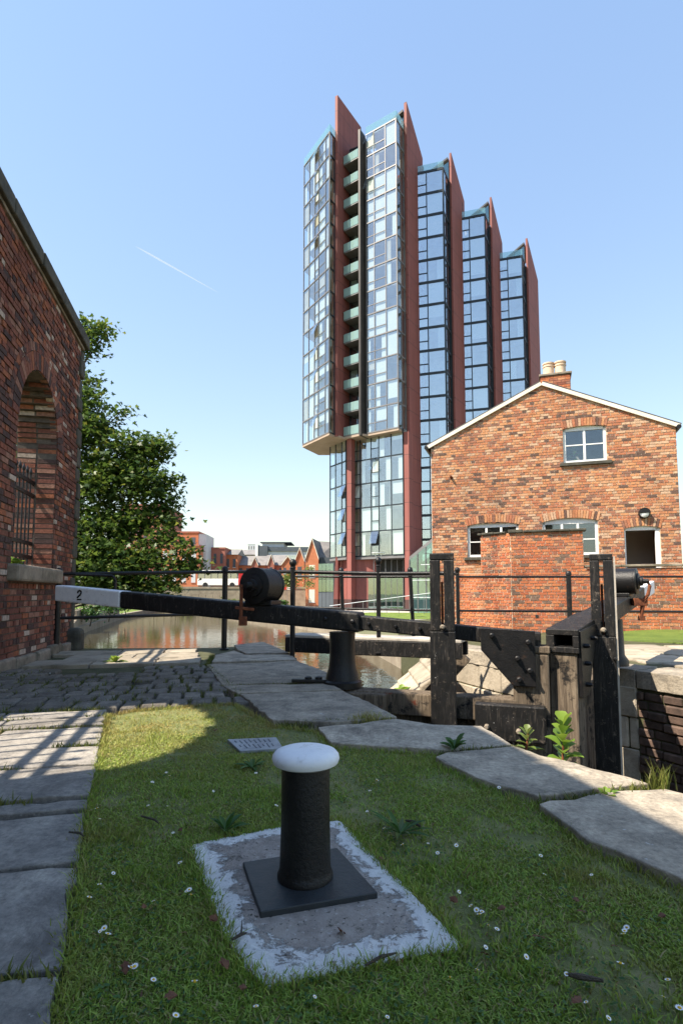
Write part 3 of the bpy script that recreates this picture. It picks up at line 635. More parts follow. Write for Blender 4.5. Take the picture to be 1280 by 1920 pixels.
def scatter(poly, count, power=1.6, excl=(), ymin=0.5):
    xs = np.array([p[0] for p in poly]); ys = np.array([p[1] for p in poly]); X = []; Y = []; got = 0
    while got < count:
        x = nrng.uniform(xs.min(), xs.max(), 200000); y = nrng.uniform(ys.min(), ys.max(), 200000)
        d = np.hypot(x, y); k = nrng.random(200000) < np.minimum(1, (1.1 / np.maximum(d, 0.6)) ** power)
        k &= inside(poly, x, y) & (y > ymin) & (np.abs(x) < 0.75 * y + 0.25)
        for e in excl: k &= ~inside(e, x, y)
        X.append(x[k]); Y.append(y[k]); got += int(k.sum())
    return np.concatenate(X)[:count], np.concatenate(Y)[:count]
def shrink(poly, f):
    cx = sum(p[0] for p in poly) / len(poly); cy = sum(p[1] for p in poly) / len(poly)
    return [(cx + (p[0] - cx) * f, cy + (p[1] - cy) * f) for p in poly]
gx, gy = scatter(lawn_poly, 270000, 1.5, (shrink(pad_poly, 0.97), shrink(plaque_poly, 0.95)))
def vnoise(x, y, f, seed):
    g = np.random.default_rng(seed).random((64, 64)); u, v = x * f + 20, y * f + 20; i, j = np.floor(u).astype(int), np.floor(v).astype(int); a, b = u - i, v - j
    a, b = a * a * (3 - 2 * a), b * b * (3 - 2 * b); q = lambda p, r: g[p % 64, r % 64]
    return (q(i, j) * (1 - a) + q(i + 1, j) * a) * (1 - b) + (q(i, j + 1) * (1 - a) + q(i + 1, j + 1) * a) * b
dens = 0.55 * vnoise(gx, gy, 3.2, 1) + 0.3 * vnoise(gx, gy, 9, 2) + 0.15 * vnoise(gx, gy, 30, 3)
keep_ = nrng.random(len(gx)) < np.clip((dens - 0.27) * 3.6, 0.10, 1)
gx, gy, dens = gx[keep_], gy[keep_], dens[keep_]
tall = (vnoise(gx, gy, 7, 5) > 0.72) & (nrng.random(len(gx)) < 0.5)
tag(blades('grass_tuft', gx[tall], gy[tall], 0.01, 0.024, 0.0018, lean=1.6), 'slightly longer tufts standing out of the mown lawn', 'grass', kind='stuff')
gx, gy = gx[~tall], gy[~tall]
# clover and small broad leaves in the sward
cx_, cy_ = scatter(lawn_poly, 9000, 1.5, (pad_poly, plaque_poly)); cm = vnoise(cx_, cy_, 4.5, 9) > 0.58; cx_, cy_ = cx_[cm], cy_[cm]
tag(leaf_cloud('clover', np.stack([cx_, cy_, nrng.uniform(0.004, 0.016, len(cx_))], 1), nrng.uniform(0.008, 0.017, len(cx_)), 'dock_leaf', None, 'oval', 2.5), 'low clover leaves mixed into the lawn', 'clover', kind='stuff')
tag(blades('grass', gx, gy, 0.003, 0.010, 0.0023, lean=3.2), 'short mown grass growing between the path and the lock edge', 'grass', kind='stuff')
sx, sy = scatter(strip_poly, 9000, 1.0)
tag(blades('verge_grass', sx, sy, 0.015, 0.035, 0.002), 'grass strip growing left of the sunlit flagstones', 'grass', kind='stuff')
# longer grass creeping over the edges of the stones
ex_, ey_ = [], []
for i in range(len(lawn_poly)):
    a, b = Vector(lawn_poly[i]), Vector(lawn_poly[(i + 1) % len(lawn_poly)]); L = (b - a).length
    for k in range(int(L * 900)):
        p = a.lerp(b, rng.random()); ex_.append(p.x + rng.gauss(0, 0.016)); ey_.append(p.y + rng.gauss(0, 0.016))
for i in range(len(pad_poly)):
    a, b = Vector(pad_poly[i]), Vector(pad_poly[(i + 1) % len(pad_poly)]); L = (b - a).length
    for k in range(int(L * 1500)):
        p = a.lerp(b, rng.random()); ex_.append(p.x + rng.gauss(0, 0.014)); ey_.append(p.y + rng.gauss(0, 0.014))
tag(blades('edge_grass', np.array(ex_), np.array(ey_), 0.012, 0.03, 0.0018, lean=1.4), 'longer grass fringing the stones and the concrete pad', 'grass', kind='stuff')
# moss and grass in the joints of the paving
mx, my = [], []
for (n, s) in joints:
    if rng.random() < 0.75:
        for k in range(rng.randint(4, 46)):
            if rng.random() < 0.5: q = NS(n + rng.gauss(0, 0.012), s + rng.uniform(0, 0.27))
            else: q = NS(n + rng.uniform(0, 0.17), s + rng.gauss(0, 0.012))
            mx.append(q[0]); my.append(q[1])
for i, (a, b) in enumerate(rows):
    for c in range(3):
        n0 = rng.uniform(-2, -0.7); L = rng.uniform(0.15, 0.6)
        for k in range(int(L * 500)):
            nn = n0 + rng.uniform(0, L)
            if nn < sedge(b): q = NS(nn, b + rng.gauss(0.0, 0.012)); mx.append(q[0]); my.append(q[1])
for a, b in ((P((416, 1291))[0], P((617, 1284))[0]), (P((388, 1248))[0], P((450, 1307))[0]), (P((520, 1362))[0], P((742, 1354))[0]), (P((826, 1418))[0], P((962, 1407))[0]), (P((1006, 1512))[0], P((1218, 1484))[0]), (P((398, 1230))[0], P((388, 1250))[0])):
    a, b = Vector(a), Vector(b)
    for k in range(int((b - a).length * 700)):
        p = a.lerp(b, rng.random()); mx.append(p.x + rng.gauss(0, 0.014)); my.append(p.y + rng.gauss(0, 0.014))
tag(blades('joint_moss', np.array(mx), np.array(my), 0.02, 0.05, 0.0035, 'moss', z=-0.01), 'moss and weeds growing in the joints of the paving', 'moss', kind='stuff')

# far lawns and terraces by the tower, paths
def sheet(name, pts, z, mat, t=0.3):
    return tag(MB().prism(pts, z - t, z).build(name, mat), kind='structure')
sheet('tower_plaza', [(-5.2, 52), (2.3, 46), (9, 46), (60, 60), (60, 120), (-10, 120), (-14.6, 78), (-11.5, 66.5)], LAND + 0.05, 'far_paving')
sheet('tower_lawn', [(-1.5, 60), (2.6, 49.5), (12, 49.5), (12, 64), (3.5, 66)], LAND + 0.09, 'turf')
sheet('bank_lawn', [(-24.6, 62), (-29.6, 93), (-12, 93), (-10, 125), (-90, 125), (-70, 62)], LAND + 0.05, 'turf')

# ------------------------------------------------------------------ old mill wall on the left
WN = -2.4
W = {'s': (7.33, 9.0), 'sill': 1.26, 'spring': 3.06}
W1 = {'s': (2.62, 4.42), 'sill': 1.26, 'spring': 3.02}
def half(w, z):
    r = (w['s'][1] - w['s'][0]) / 2
    if z < w['sill'] or z > w['spring'] + r: return 0
    return r if z < w['spring'] else math.sqrt(max(0, r * r - (z - w['spring']) ** 2))
def wall_spans(s0, s1, wins):
    def f(z):
        out = [(s0, s1)]
        for w in wins:
            h = half(w, z); c = sum(w['s']) / 2
            if h > 0:
                new = []
                for a, b in out:
                    if a < c < b: new += [(a, c - h), (c + h, b)]
                    else: new.append((a, b))
                out = new
        return out
    return f
mill = thing('brick_wall', (*NS(WN - 0.2, 5), 0), 'tall sooty red brick wall with an arched barred opening at the left', 'brick wall')
O_ = NS(WN, 0)
def jamb(w, sgn): return lambda z: (sum(w['s']) / 2 + sgn * half(w, z)) if half(w, z) > 0 else None
brick_face(mill, O_, UV, NV, -0.1, 5.15, wall_spans(1.5, 10.2, [W, W1]), 0.55, 'old_brick', 'mortar_dark', jambs=[jamb(W, 1), jamb(W, -1)], jamb_depth=0.55, J=0.016,
           score=lambda p: -(p - EYE).length - (50 if (p.y < 6.2 or p.z > 4.8) else 0), rough=0.008)
bb = MB(); p0 = Vector((*O_, 0)); U3 = Vector((UV.x, UV.y, 0)); N3 = Vector((NV.x, NV.y, 0))
bb.obox(p0 - U3 * 6 + Vector((0, 0, -0.1)), U3 * 7.5, -N3 * 0.55, (0, 0, 5.25)); bb.build('rear_length', 'mortar_dark', mill)
soldier_arch(mill, O_, UV, NV, W['s'][0], W['s'][1], W['spring'], 0.834, 0.23, 'old_brick', 30)
soldier_arch(mill, O_, UV, NV, W['s'][0] - 0.24, W['s'][1] + 0.24, W['spring'], 1.074, 0.11, 'old_brick', 38, proud=0.004)
sc_ = -6.0
while sc_ < 10.34:
    l = rng.uniform(0.85, 1.15); e_ = min(sc_ + l, 10.42)
    MB().obox(p0 + U3 * (sc_ + 0.006) + N3 * (0.09 + rng.uniform(-0.012, 0.012)) + Vector((0, 0, 5.2 + rng.uniform(-0.008, 0.008))), U3 * (e_ - sc_ - 0.012), -N3 * 0.73, (0, 0, 0.2)).build('coping_stone', 'soot_stone', mill, bevel=0.02)
    sc_ = e_
MB().obox(p0 - U3 * 6 + N3 * 0.03 + Vector((0, 0, 5.151)), U3 * 16.3, -N3 * 0.5, (0, 0, 0.045)).build('string_course', 'sill_stone', mill)
z = -0.15; k = 0
while z < 5.12:
    h = rng.uniform(0.24, 0.38); l = (0.32 if k % 2 else 0.2) + rng.uniform(-0.04, 0.04)
    h = min(h, 5.145 - z)
    MB().obox(p0 + U3 * (10.38 - l + rng.uniform(-0.03, 0.05)) + N3 * (0.02 + rng.uniform(-0.015, 0.02)) + Vector((0, 0, z)), U3 * l, -N3 * 0.5, (0, 0, h - 0.012)).build('quoin', 'soot_stone', mill, bevel=0.035)
    z += h; k += 1
MB().obox(p0 + U3 * 7.2 + N3 * 0.13 + Vector((0, 0, 1.04)), U3 * 1.92, -N3 * 0.6, (0, 0, 0.205)).build('window_sill', 'sill_stone', mill, bevel=0.03)
# plinth stones along the foot
sp = 5.6
while sp < 9.7:
    l = rng.uniform(0.5, 0.9)
    MB().obox(p0 + U3 * (sp + 0.008) + N3 * (0.045 + rng.uniform(0, 0.03)) + Vector((0, 0, -0.2)), U3 * (l - 0.016), -N3 * 0.2, (0, 0, rng.uniform(0.3, 0.36))).build('plinth_stone', 'sill_stone', mill, bevel=0.03); sp += l
MB().cbox((*NS(WN + 0.06, 10.15), -0.1), UV, 0.34, 0.3, 0.42).build('guard_stone', 'soot_stone', mill, bevel=0.09, seg=3)
def grille(w, label):
    t = thing('window_grille', (*NS(WN - 0.3, sum(w['s']) / 2), w['sill']), label, 'window bars', 'iron bars in the mill wall openings')
    a, b = w['s']; n = int((b - a) / 0.15)
    for k in range(1, n):
        s_ = a + (b - a) * k / n; x, y = NS(WN - 0.3, s_)
        m = MB().tube([(x, y, w['sill'] - 0.02), (x, y, 2.62)], 0.013, 8); m.lathe([(0.013, 0), (0.026, 0.03), (0.02, 0.06), (0.003, 0.11)], (x, y, 2.62), 8)
        m.build('bar', 'black_iron', t, smooth=True)
    for z_ in (2.33, 2.52, 1.62, 1.42):
        MB().beam((*NS(WN - 0.3, a - 0.03), z_), (*NS(WN - 0.3, b + 0.03), z_), 0.035, 0.055).build('rail', 'black_iron', t, bevel=0.004)
grille(W, 'black iron bars with spiked tops in the visible arched opening')
grille(W1, 'iron bars out of frame that shadow the sunlit flagstones')

# ------------------------------------------------------------------ foliage helpers
def blob_leaves(blobs, per, spread=0.2, cl=9):
    cs = []; tw = []
    for (c, r) in blobs:
        c = Vector(c)
        for q in range(max(2, int(per * r * r))):
            d = Vector((rng.gauss(0, 1), rng.gauss(0, 1), rng.gauss(0, 1))).normalized() * (r * rng.random() ** 0.45); d.z *= 0.85
            tw.append((c + d * 0.25, c + d))
            for j in range(cl): cs.append(c + d + Vector((rng.gauss(0, spread), rng.gauss(0, spread), rng.gauss(0, spread * 0.55))))
    return cs, tw
def make_tree(name, label, base, top, blobs, per, size, mat, kind='maple', cl=9, spread=0.2, r0=0.16, limbs=True, cat='tree'):
    t = thing(name, base, label, cat)
    cs, tw = blob_leaves(blobs, per, spread, cl)
    leaf_cloud('crown', [tuple(c) for c in cs], nrng.uniform(0.7, 1.25, len(cs)) * size, mat, t, kind)
    b = Vector(base); tp = Vector(top); m = MB()
    m.tube([b, b.lerp(tp, 0.35) + Vector((0.08, 0, 0)), b.lerp(tp, 0.7) - Vector((0.06, 0, 0)), tp], [r0, r0 * 0.8, r0 * 0.5, r0 * 0.15], 9)
    m.build('trunk', 'bark', t, smooth=True)
    if limbs:
        m = MB()
        for (c, r) in blobs:
            c = Vector(c); f = max(0.15, min(0.9, (c.z - b.z) / max(0.1, tp.z - b.z) - 0.25)); a = b.lerp(tp, f)
            m.tube([a, a.lerp(c, 0.5) + Vector((0, 0, 0.12 * r)), c], [r0 * 0.3, r0 * 0.15, r0 * 0.05], 6)
        for a, c in tw[::3]: m.tube([a, c], [r0 * 0.06, r0 * 0.025], 4)
        m.build('limbs', 'bark', t, smooth=True)
    return t
syc = [(S(px, py, Y), r) for px, py, Y, r in ((175, 800, 14, .62), (235, 850, 14, .72), (292, 840, 14, .42), (190, 910, 14.3, .95), (270, 905, 13.8, .62), (318, 905, 14, .26), (318, 940, 14, .22), (175, 1000, 14, .95), (248, 985, 14, .62), (292, 965, 14, .42), (195, 1060, 13.6, .8), (265, 1055, 13.6, .55),
      (330, 1062, 13.4, .34), (365, 1056, 13.4, .22), (300, 1095, 13.4, .3), (162, 755, 14, .42), (160, 615, 14.5, .3), (185, 622, 14.4, .26), (206, 616, 14.4, .12), (172, 655, 14.4, .24), (172, 715, 14.4, .2), (60, 700, 15, 1.5), (0, 900, 15, 1.8), (60, 1000, 15, 1.5), (230, 770, 14, .16), (120, 830, 14.5, 1.0), (165, 1095, 13.6, .6), (215, 1090, 13.4, .5), (250, 1100, 13.4, .4), (150, 1050, 14, .8), (305, 1010, 13.6, .3), (320, 985, 13.6, .2), (335, 1030, 13.4, .25))]
make_tree('sycamore_tree', 'leafy green sycamore tree leaning out over the canal behind the brick wall', (-9.2, 15.2, LAND), (-7.6, 14.6, 8.0), syc, 210, 0.165, 'tree_leaf', spread=0.17, cl=14)

def weed(name, label, loc, n, ln, wd, mat, spread=0.6, cat='weed', stem=0.0, group=None):
    t = thing(name, loc, label, cat, group); b = Vector(loc)
    if stem: MB().tube([b, b + Vector((0.01, 0, stem * 0.5)), b + Vector((0.02, 0.01, stem))], [0.008, 0.006, 0.003], 6).build('stem', 'rust', t, smooth=True)
    for k in range(n):
        a = k * 2.4 + rng.uniform(-0.3, 0.3); f = k / max(1, n - 1); l = ln * rng.uniform(0.75, 1.15) * (1 - 0.35 * f if stem else 1); w = wd * rng.uniform(0.8, 1.2)
        root = b + Vector((0.01, 0, stem * f)); d = Vector((math.cos(a), math.sin(a), 0)); el = (0.25 + 0.9 * f) if stem else rng.uniform(0.35, 1.15)
        side = Vector((-d.y, d.x, 0)); pts = []; 
        for j, (u_, ww) in enumerate(((0, 0.06), (0.2, 0.55), (0.45, 1.0), (0.7, 0.8), (0.9, 0.35), (1.0, 0.02))):
            c = root + d * (l * u_ * math.cos(el)) * spread / 0.6 + Vector((0, 0, l * (u_ * math.sin(el) - 0.35 * u_ * u_ * 0.8)))
            fold = Vector((0, 0, w * ww * 0.25))
            pts += [c - side * w * ww / 2 + fold, c, c + side * w * ww / 2 + fold]
        m = MB(); m.add(pts, [f_ for j in range(5) for f_ in ((j * 3, j * 3 + 1, j * 3 + 4, j * 3 + 3), (j * 3 + 1, j * 3 + 2, j * 3 + 5, j * 3 + 4))])
        o = m.build('leaf', mat, t, smooth=True)
    return t

# ------------------------------------------------------------------ railings
def ballpost(parent, base, top, r=0.035, ball=True, lean=(0, 0), name='post'):
    b = Vector((base[0], base[1], base[2])); tp = Vector((base[0] + lean[0], base[1] + lean[1], top)); m = MB()
    m.tube([b, tp - Vector((0, 0, 0.04))], r, 12)
    if ball: m.lathe([(r * 0.7, -0.06), (r * 1.25, -0.045), (r * 0.75, -0.03), (r * 1.15, -0.012), (r * 1.5, 0.02), (r * 1.42, 0.045), (r * 1.0, 0.068), (r * 0.35, 0.08)], tp - Vector((0, 0, 0.06)), 16)
    else: m.lathe([(r * 1.0, -0.05), (r * 1.15, -0.045), (r * 1.15, -0.01), (r * 0.9, 0.02), (r * 0.4, 0.035)], tp - Vector((0, 0, 0.02)), 16)
    m.lathe([(r * 1.7, 0), (r * 1.7, 0.018), (r * 1.05, 0.03)], b, 14)
    m.build(name, 'black_iron', parent, smooth=True)
p107 = (*G(105, 1224), -0.03); p421 = (*G(420, 1215), -0.03); p548 = (*G(548, 1233), -0.03)
railA = thing('canal_railing', p421, 'black iron railing along the water from the brick wall to the footbridge', 'railing')
ballpost(railA, p107, 1.27, 0.05, False); ballpost(railA, p421, 1.33, 0.046, False); ballpost(railA, p548, 1.36, 0.036)
zr = 1.215
MB().tube([(p107[0], p107[1], 1.19), (p421[0], p421[1], 1.25)], 0.027, 10).build('top_rail', 'black_iron', railA, smooth=True)
MB().tube([(p421[0], p421[1], 1.25), (p548[0], p548[1], 1.2)], 0.027, 10).build('top_rail', 'black_iron', railA, smooth=True)
MB().tube([(p107[0], p107[1], 0.52), (p421[0], p421[1], 0.56)], 0.024, 10).build('lower_rail', 'black_iron', railA, smooth=True)
a_ = Vector(p107).lerp(Vector(p421), 0.1); b_ = Vector(p107).lerp(Vector(p421), 0.33)
MB().tube([(a_.x, a_.y - 0.05, 1.185), (b_.x - 0.06, b_.y - 0.05, 1.17), (b_.x - 0.01, b_.y - 0.05, 1.14), (b_.x, b_.y - 0.05, 1.08), (b_.x, b_.y - 0.05, 0.7)], 0.024, 10).build('bent_pipe', 'black_iron', railA, smooth=True)

# footbridge behind the gates
A0 = Vector((-0.82, 8.2, 0)); B0 = Vector((1.53, 7.232, 0)); dB = (B0 - A0).normalized(); nB = Vector((-dB.y, dB.x, 0))
bridge = thing('footbridge', (A0.x, A0.y, 0.05), 'narrow black timber footbridge with ball topped railing behind the lock gates', 'footbridge')
MB().obox(A0 + Vector((0, 0, 0.05)), B0 - A0, nB * 0.1, (0, 0, 0.21)).build('main_beam', 'black_timber', bridge, bevel=0.012)
MB().obox(A0 + nB * 0.42 + Vector((0, 0, 0.07)), B0 - A0, nB * 0.08, (0, 0, 0.18)).build('rear_beam', 'black_timber', bridge, bevel=0.012)
for k in range(3):
    MB().obox(A0 + nB * (0.0 + 0.172 * k) + Vector((0, 0, 0.263)), B0 - A0, nB * 0.16, (0, 0, 0.035)).build('deck_board', 'grey_plank', bridge, bevel=0.004)
MB().cbox((B0.x - 0.15, B0.y + 0.32, -2.2), (dB.x, dB.y), 0.2, 0.5, 2.24).build('support_post', 'worn_timber', bridge, bevel=0.012)
def on_bridge(px, off):
    k = (px - 640) / FPX; q = A0 + nB * off; t = (k * q.y - q.x) / (dB.x - k * dB.y); return q + dB * t
pr = []
for px, off, top, ln in ((709, 0.03, 1.375, 0), (645, 0.47, 1.26, -0.045), (775, 0.47, 1.25, -0.05)):
    q = on_bridge(px, off); ballpost(bridge, (q.x, q.y, 0.08), top, 0.03 if off < 0.1 else 0.027, lean=(ln, 0)); pr.append(q)
MB().tube([(p548[0], p548[1], 1.2), (pr[0].x, pr[0].y, 1.165), (B0.x - 0.05, B0.y + 0.05, 1.155)], 0.028, 10).build('front_rail', 'black_iron', bridge, smooth=True)
MB().tube([(pr[1].x - 0.8, pr[1].y + 0.33, 1.16), (pr[1].x - 0.04, pr[1].y, 1.14), (pr[2].x - 0.04, pr[2].y, 1.13), (pr[2].x + 0.35, pr[2].y - 0.144, 1.13)], 0.018, 10).build('rear_rail', 'black_iron', bridge, smooth=True)
MB().tube([(pr[1].x - 0.8, pr[1].y + 0.33, 0.69), (pr[1].x, pr[1].y, 0.67), (pr[2].x, pr[2].y, 0.66), (pr[2].x + 0.35, pr[2].y - 0.144, 0.66)], 0.017, 10).build('rear_rail', 'black_iron', bridge, smooth=True)

railB = thing('lockside_railing', (4.1, 10.2, 0), 'thin black iron railing in front of the low brick wall across the lock', 'railing')
bposts = [S(857, 1080, 10.4), S(1065, 1080, 10.2), S(1420, 1080, 9.9)]
for k, q in enumerate(bposts): ballpost(railB, (q.x, q.y, -0.15), 1.29 if k else 1.36, 0.045 if k else 0.035, ball=(k == 0))
for z_ in (1.2, 0.575):
    MB().tube([(q.x, q.y, z_ - 0.005 * k) for k, q in enumerate(bposts)], 0.021, 10).build('rail', 'black_iron', railB, smooth=True)

# ------------------------------------------------------------------ lock gates
M1 = Vector((1.72, 4.88, 0)); dL = Vector((-0.947, 0.322, 0)).normalized(); pL = Vector((-0.322, -0.947, 0)).normalized()
def tp(px): k = (px - 640) / FPX; return (M1.x - k * M1.y) / (k * dL.y - dL.x)
TH = tp(636); TE = tp(107); TW = tp(228)
M2 = Vector((1.93, 4.93, 0)); dR = Vector((0.59, 0.807, 0)).normalized(); pR = Vector((0.807, -0.59, 0)).normalized()
gl = thing('lock_gate', (0, 5.46, 0), 'lock gate with long black balance beam, white tip numbered 2', 'lock gate')
gr = thing('lock_gate', (2.84, 6.07, 0), 'lock gate on the cottage side with hollow ended beam and white tip', 'lock gate')
def gp(Mo, d, p, t, off, z): return Mo + d * t + p * off + Vector((0, 0, z))
def gbeam(parent, Mo, d, p, t0, t1, o0, w, z0, z1, h, mat, name, bevel=0.012):
    a = gp(Mo, d, p, t0, o0, z0); b = gp(Mo, d, p, t1, o0, z1)
    return MB().obox(a - Vector((0, 0, h)), b - a, -p * w, (0, 0, h)).build(name, mat, parent, bevel=bevel)
zt = lambda t: 0.575 + 0.078 * t
bb_ = gbeam(gl, M1, dL, pL, TH - 0.2, TW, 0.02, 0.23, zt(TH - 0.2) + 0.01, zt(TW), 0.19, 'black_timber', 'balance_beam', 0.022)
gbeam(gl, M1, dL, pL, TW + 0.002, TE, 0.02, 0.23, zt(TW), zt(TE), 0.185, 'white_paint', 'white_tip', 0.016)
gbeam(gl, M1, dL, pL, 0.0, TH - 0.1, -0.02, 0.16, zt(0) - 0.02, zt(TH - 0.1) - 0.02, 0.135, 'black_timber', 'gate_top_beam')
# stencilled 2
def stencil(parent, t, off, zc, h):
    e = -dL; up = Vector((0, 0, 1)); c = gp(M1, dL, pL, t, off, zc)
    st = [(-0.24, 0.24), (-0.2, 0.38), (-0.05, 0.48), (0.12, 0.46), (0.22, 0.34), (0.2, 0.2), (0.08, 0.04), (-0.14, -0.14), (-0.26, -0.24)]
    m = MB(); w = 0.085
    for i in range(len(st) - 1):
        if i in (0,): pass
        a, b = Vector(st[i]), Vector(st[i + 1]); d = (b - a).normalized(); nn = Vector((-d.y, d.x)) * w; a = a - d * 0.03; b = b + d * 0.03
        q = [c + e * (v.x * h) + up * (v.y * h) for v in (a + nn, b + nn, b - nn, a - nn)]
        m.slab([v + pL * 0.0005 * i for v in q], pL * 0.003)
    m.slab([c + e * (x * h) + up * (y * h) for x, y in ((-0.3, -0.36), (0.27, -0.36), (0.27, -0.5), (-0.3, -0.5))], pL * 0.003)
    m.build('stencil_digit', 'black_iron', parent)
tt = tp(154)
stencil(gl, tt, 0.021, zt(tt) - 0.09, 0.112)
# heel post
H0 = gp(M1, dL, pL, TH, -0.09, 0)
MB().lathe([(0.19, -0.01), (0.19, 0.045), (0.165, 0.06), (0.155, 0.11), (0.135, 0.17), (0.125, 0.25), (0.122, 0.40), (0.128, 0.52)], H0, 28).build('heel_post', 'black_iron', gl, smooth=True)
q = gp(M1, dL, pL, TH + 0.06, -0.05, 0.05)
MB().beam(q, q + Vector((-0.42, -0.02, 0.01)), 0.1, 0.03).build('anchor_strap', 'black_iron', gl, bevel=0.006)
for dx in (-0.26, -0.16): MB().lathe([(0.035, 0), (0.035, 0.02), (0.02, 0.028)], q + Vector((dx, -0.02, 0.018)), 10).build('bolt', 'black_iron', gl, smooth=True)
MB().cbox((H0.x + 0.2, H0.y - 0.14, -0.5), (dL.x, dL.y), 0.5, 0.26, 0.47).build('heel_block', 'worn_timber', gl, bevel=0.015)
# planking
for k in range(8):
    t0 = 0.26 + k * 0.19
    MB().obox(gp(M1, dL, pL, t0, -0.06 + rng.uniform(-0.006, 0.006), -1.95), dL * 0.184, -pL * 0.07, (0, 0, 1.73)).build('plank', 'worn_timber', gl, bevel=0.006)
gbeam(gl, M1, dL, pL, 0.2, TH, 0.02, 0.22, -0.02, -0.02, 0.2, 'worn_timber', 'middle_rail')
gbeam(gl, M1, dL, pL, 0.2, TH, 0.0, 0.2, -0.62, -0.62, 0.2, 'worn_timber', 'middle_rail')
MB().obox(gp(M1, dL, pL, -0.06, 0.02, -1.95), dL * 0.3, -pL * 0.24, (0, 0, 2.33)).build('mitre_post', 'worn_timber', gl, bevel=0.02)
MB().obox(gp(M1, dL, pL, -0.07, 0.025, 0.382), dL * 0.32, -pL * 0.25, (0, 0, 0.06)).build('post_cap', 'worn_timber', gl, bevel=0.01)
MB().obox(gp(M1, dL, pL, -0.02, 0.12, -0.36), dL * 0.58, -pL * 0.1, (0, 0, 0.31)).build('fender', 'black_timber', gl, bevel=0.015)
pts = [gp(M1, dL, pL, t, 0.055, z) for t, z in ((tp(899), 0.595), (tp(999), 0.575), (tp(999), 0.10), (tp(957), 0.10), (tp(899), 0.40))]
plate = MB().slab(pts, -pL * 0.035).build('knee_plate', 'black_iron', gl, bevel=0.006)
for t, z in ((tp(920), 0.53), (tp(986), 0.48), (tp(966), 0.34), (tp(988), 0.24), (tp(968), 0.16)):
    MB().lathe([(0.022, 0), (0.022, 0.03), (0.014, 0.036), (0.014, 0.06)], gp(M1, dL, pL, t, 0.055, z), 8, pL).build('bolt', 'black_iron', plate, smooth=True)
for t, z in ((0.46, -0.24), (0.2, -0.26)):
    MB().lathe([(0.022, 0), (0.022, 0.03), (0.014, 0.05)], gp(M1, dL, pL, t, 0.12, z), 8, pL).build('bolt', 'sill_stone', gl, smooth=True)
for t in (tp(785), tp(740), tp(690)):
    MB().lathe([(0.018, 0), (0.018, 0.02), (0.01, 0.03)], gp(M1, dL, pL, t, -0.02, zt(t) - 0.09), 8, pL).build('bolt', 'black_iron', gl, smooth=True)
for t in (tp(662), tp(612)):
    MB().lathe([(0.022, 0), (0.022, 0.02), (0.01, 0.03)], gp(M1, dL, pL, t, 0.02, zt(t) - 0.08), 8, pL).build('bolt', 'black_iron', gl, smooth=True)
# slotted paddle posts
def paddle_post(parent, c, ex, ztop, zsplit, w=0.215, dpt=0.11, zbot=-1.2):
    ex = Vector((ex[0], ex[1], 0)).normalized(); ey = Vector((-ex.y, ex.x, 0)); c = Vector(c)
    m = MB()
    def bx(x0, x1, z0, z1, g=0.0): m.obox(c + ex * x0 - ey * (dpt / 2 - g) + Vector((0, 0, z0)), ex * (x1 - x0), ey * (dpt - 2 * g), (0, 0, z1 - z0))
    bx(-w / 2, w / 2, zbot, zsplit); bx(-w / 2 + 0.004, -0.016, zsplit + 0.002, ztop - 0.06, 0.003); bx(0.016, w / 2 - 0.004, zsplit + 0.002, ztop - 0.06, 0.003); bx(-w / 2 + 0.004, w / 2 - 0.004, ztop - 0.059, ztop, 0.003)
    o = m.build('paddle_post', 'black_timber', parent, bevel=0.008)
    MB().obox(c + ex * -0.012 - ey * 0.0 + Vector((0, 0, zsplit + 0.01)), ex * 0.022, ey * 0.03, (0, 0, (ztop - zsplit) * 0.62)).build('paddle_rod', 'rust', o)
    return o, ex, ey
pc = gp(M1, dL, pL, tp(831), 0.1, 0); po, ex1, ey1 = paddle_post(gl, (pc.x, pc.y, 0), (0.98, -0.2), 1.255, 0.56, w=0.222)
MB().lathe([(0.02, 0), (0.024, 0.015), (0.012, 0.03)], pc + Vector((0, 0, 0.6)) - ey1 * 0.055, 10, -ey1).build('bolt', 'sill_stone', po, smooth=True)
# winding drum
def drum(parent, c, ax, r, l, mat='black_iron'):
    c = Vector(c); ax = Vector(ax).normalized()
    d = MB().lathe([(r * 0.9, 0), (r, 0.012), (r, 0.03), (r * 0.97, 0.035), (r * 0.97, l - 0.03), (r, l - 0.025), (r, l - 0.008), (r * 0.92, l)], c - ax * l / 2, 40, ax).build('winding_drum', mat, parent, smooth=True)
    MB().lathe([(r * 0.62, 0), (r * 0.60, 0.02), (r * 0.36, 0.03), (r * 0.33, 0.06), (r * 0.2, 0.065), (r * 0.16, 0.12), (0.02, 0.125)], c + ax * l / 2, 20, ax).build('spindle', mat, d, smooth=True)
    return d
TD = tp(487); dc = gp(M1, dL, pL, TD, -0.06, zt(TD) + 0.19); dr_ = drum(gl, dc, (-0.45, -0.89, 0), 0.185, 0.3)
MB().cbox(gp(M1, dL, pL, TD, -0.09, zt(TD) - 0.01), (dL.x, dL.y), 0.3, 0.26, 0.05).build('drum_bracket', 'black_iron', gl, bevel=0.008)
m = MB(); q = gp(M1, dL, pL, TD + 0.12, 0.16, 0)
m.beam(q + Vector((0, 0, zt(TD) + 0.2)), q + Vector((0, 0, zt(TD) - 0.16)), 0.04, 0.03, (1, 0, 0)); m.cbox(q + Vector((0.02, 0, zt(TD) - 0.21)), (1, 0), 0.08, 0.05, 0.09); m.beam(q + Vector((-0.06, 0, zt(TD) - 0.03)), q + Vector((0.13, 0, zt(TD) - 0.05)), 0.03, 0.03)
m.build('pawl', 'rust', gl, bevel=0.006)

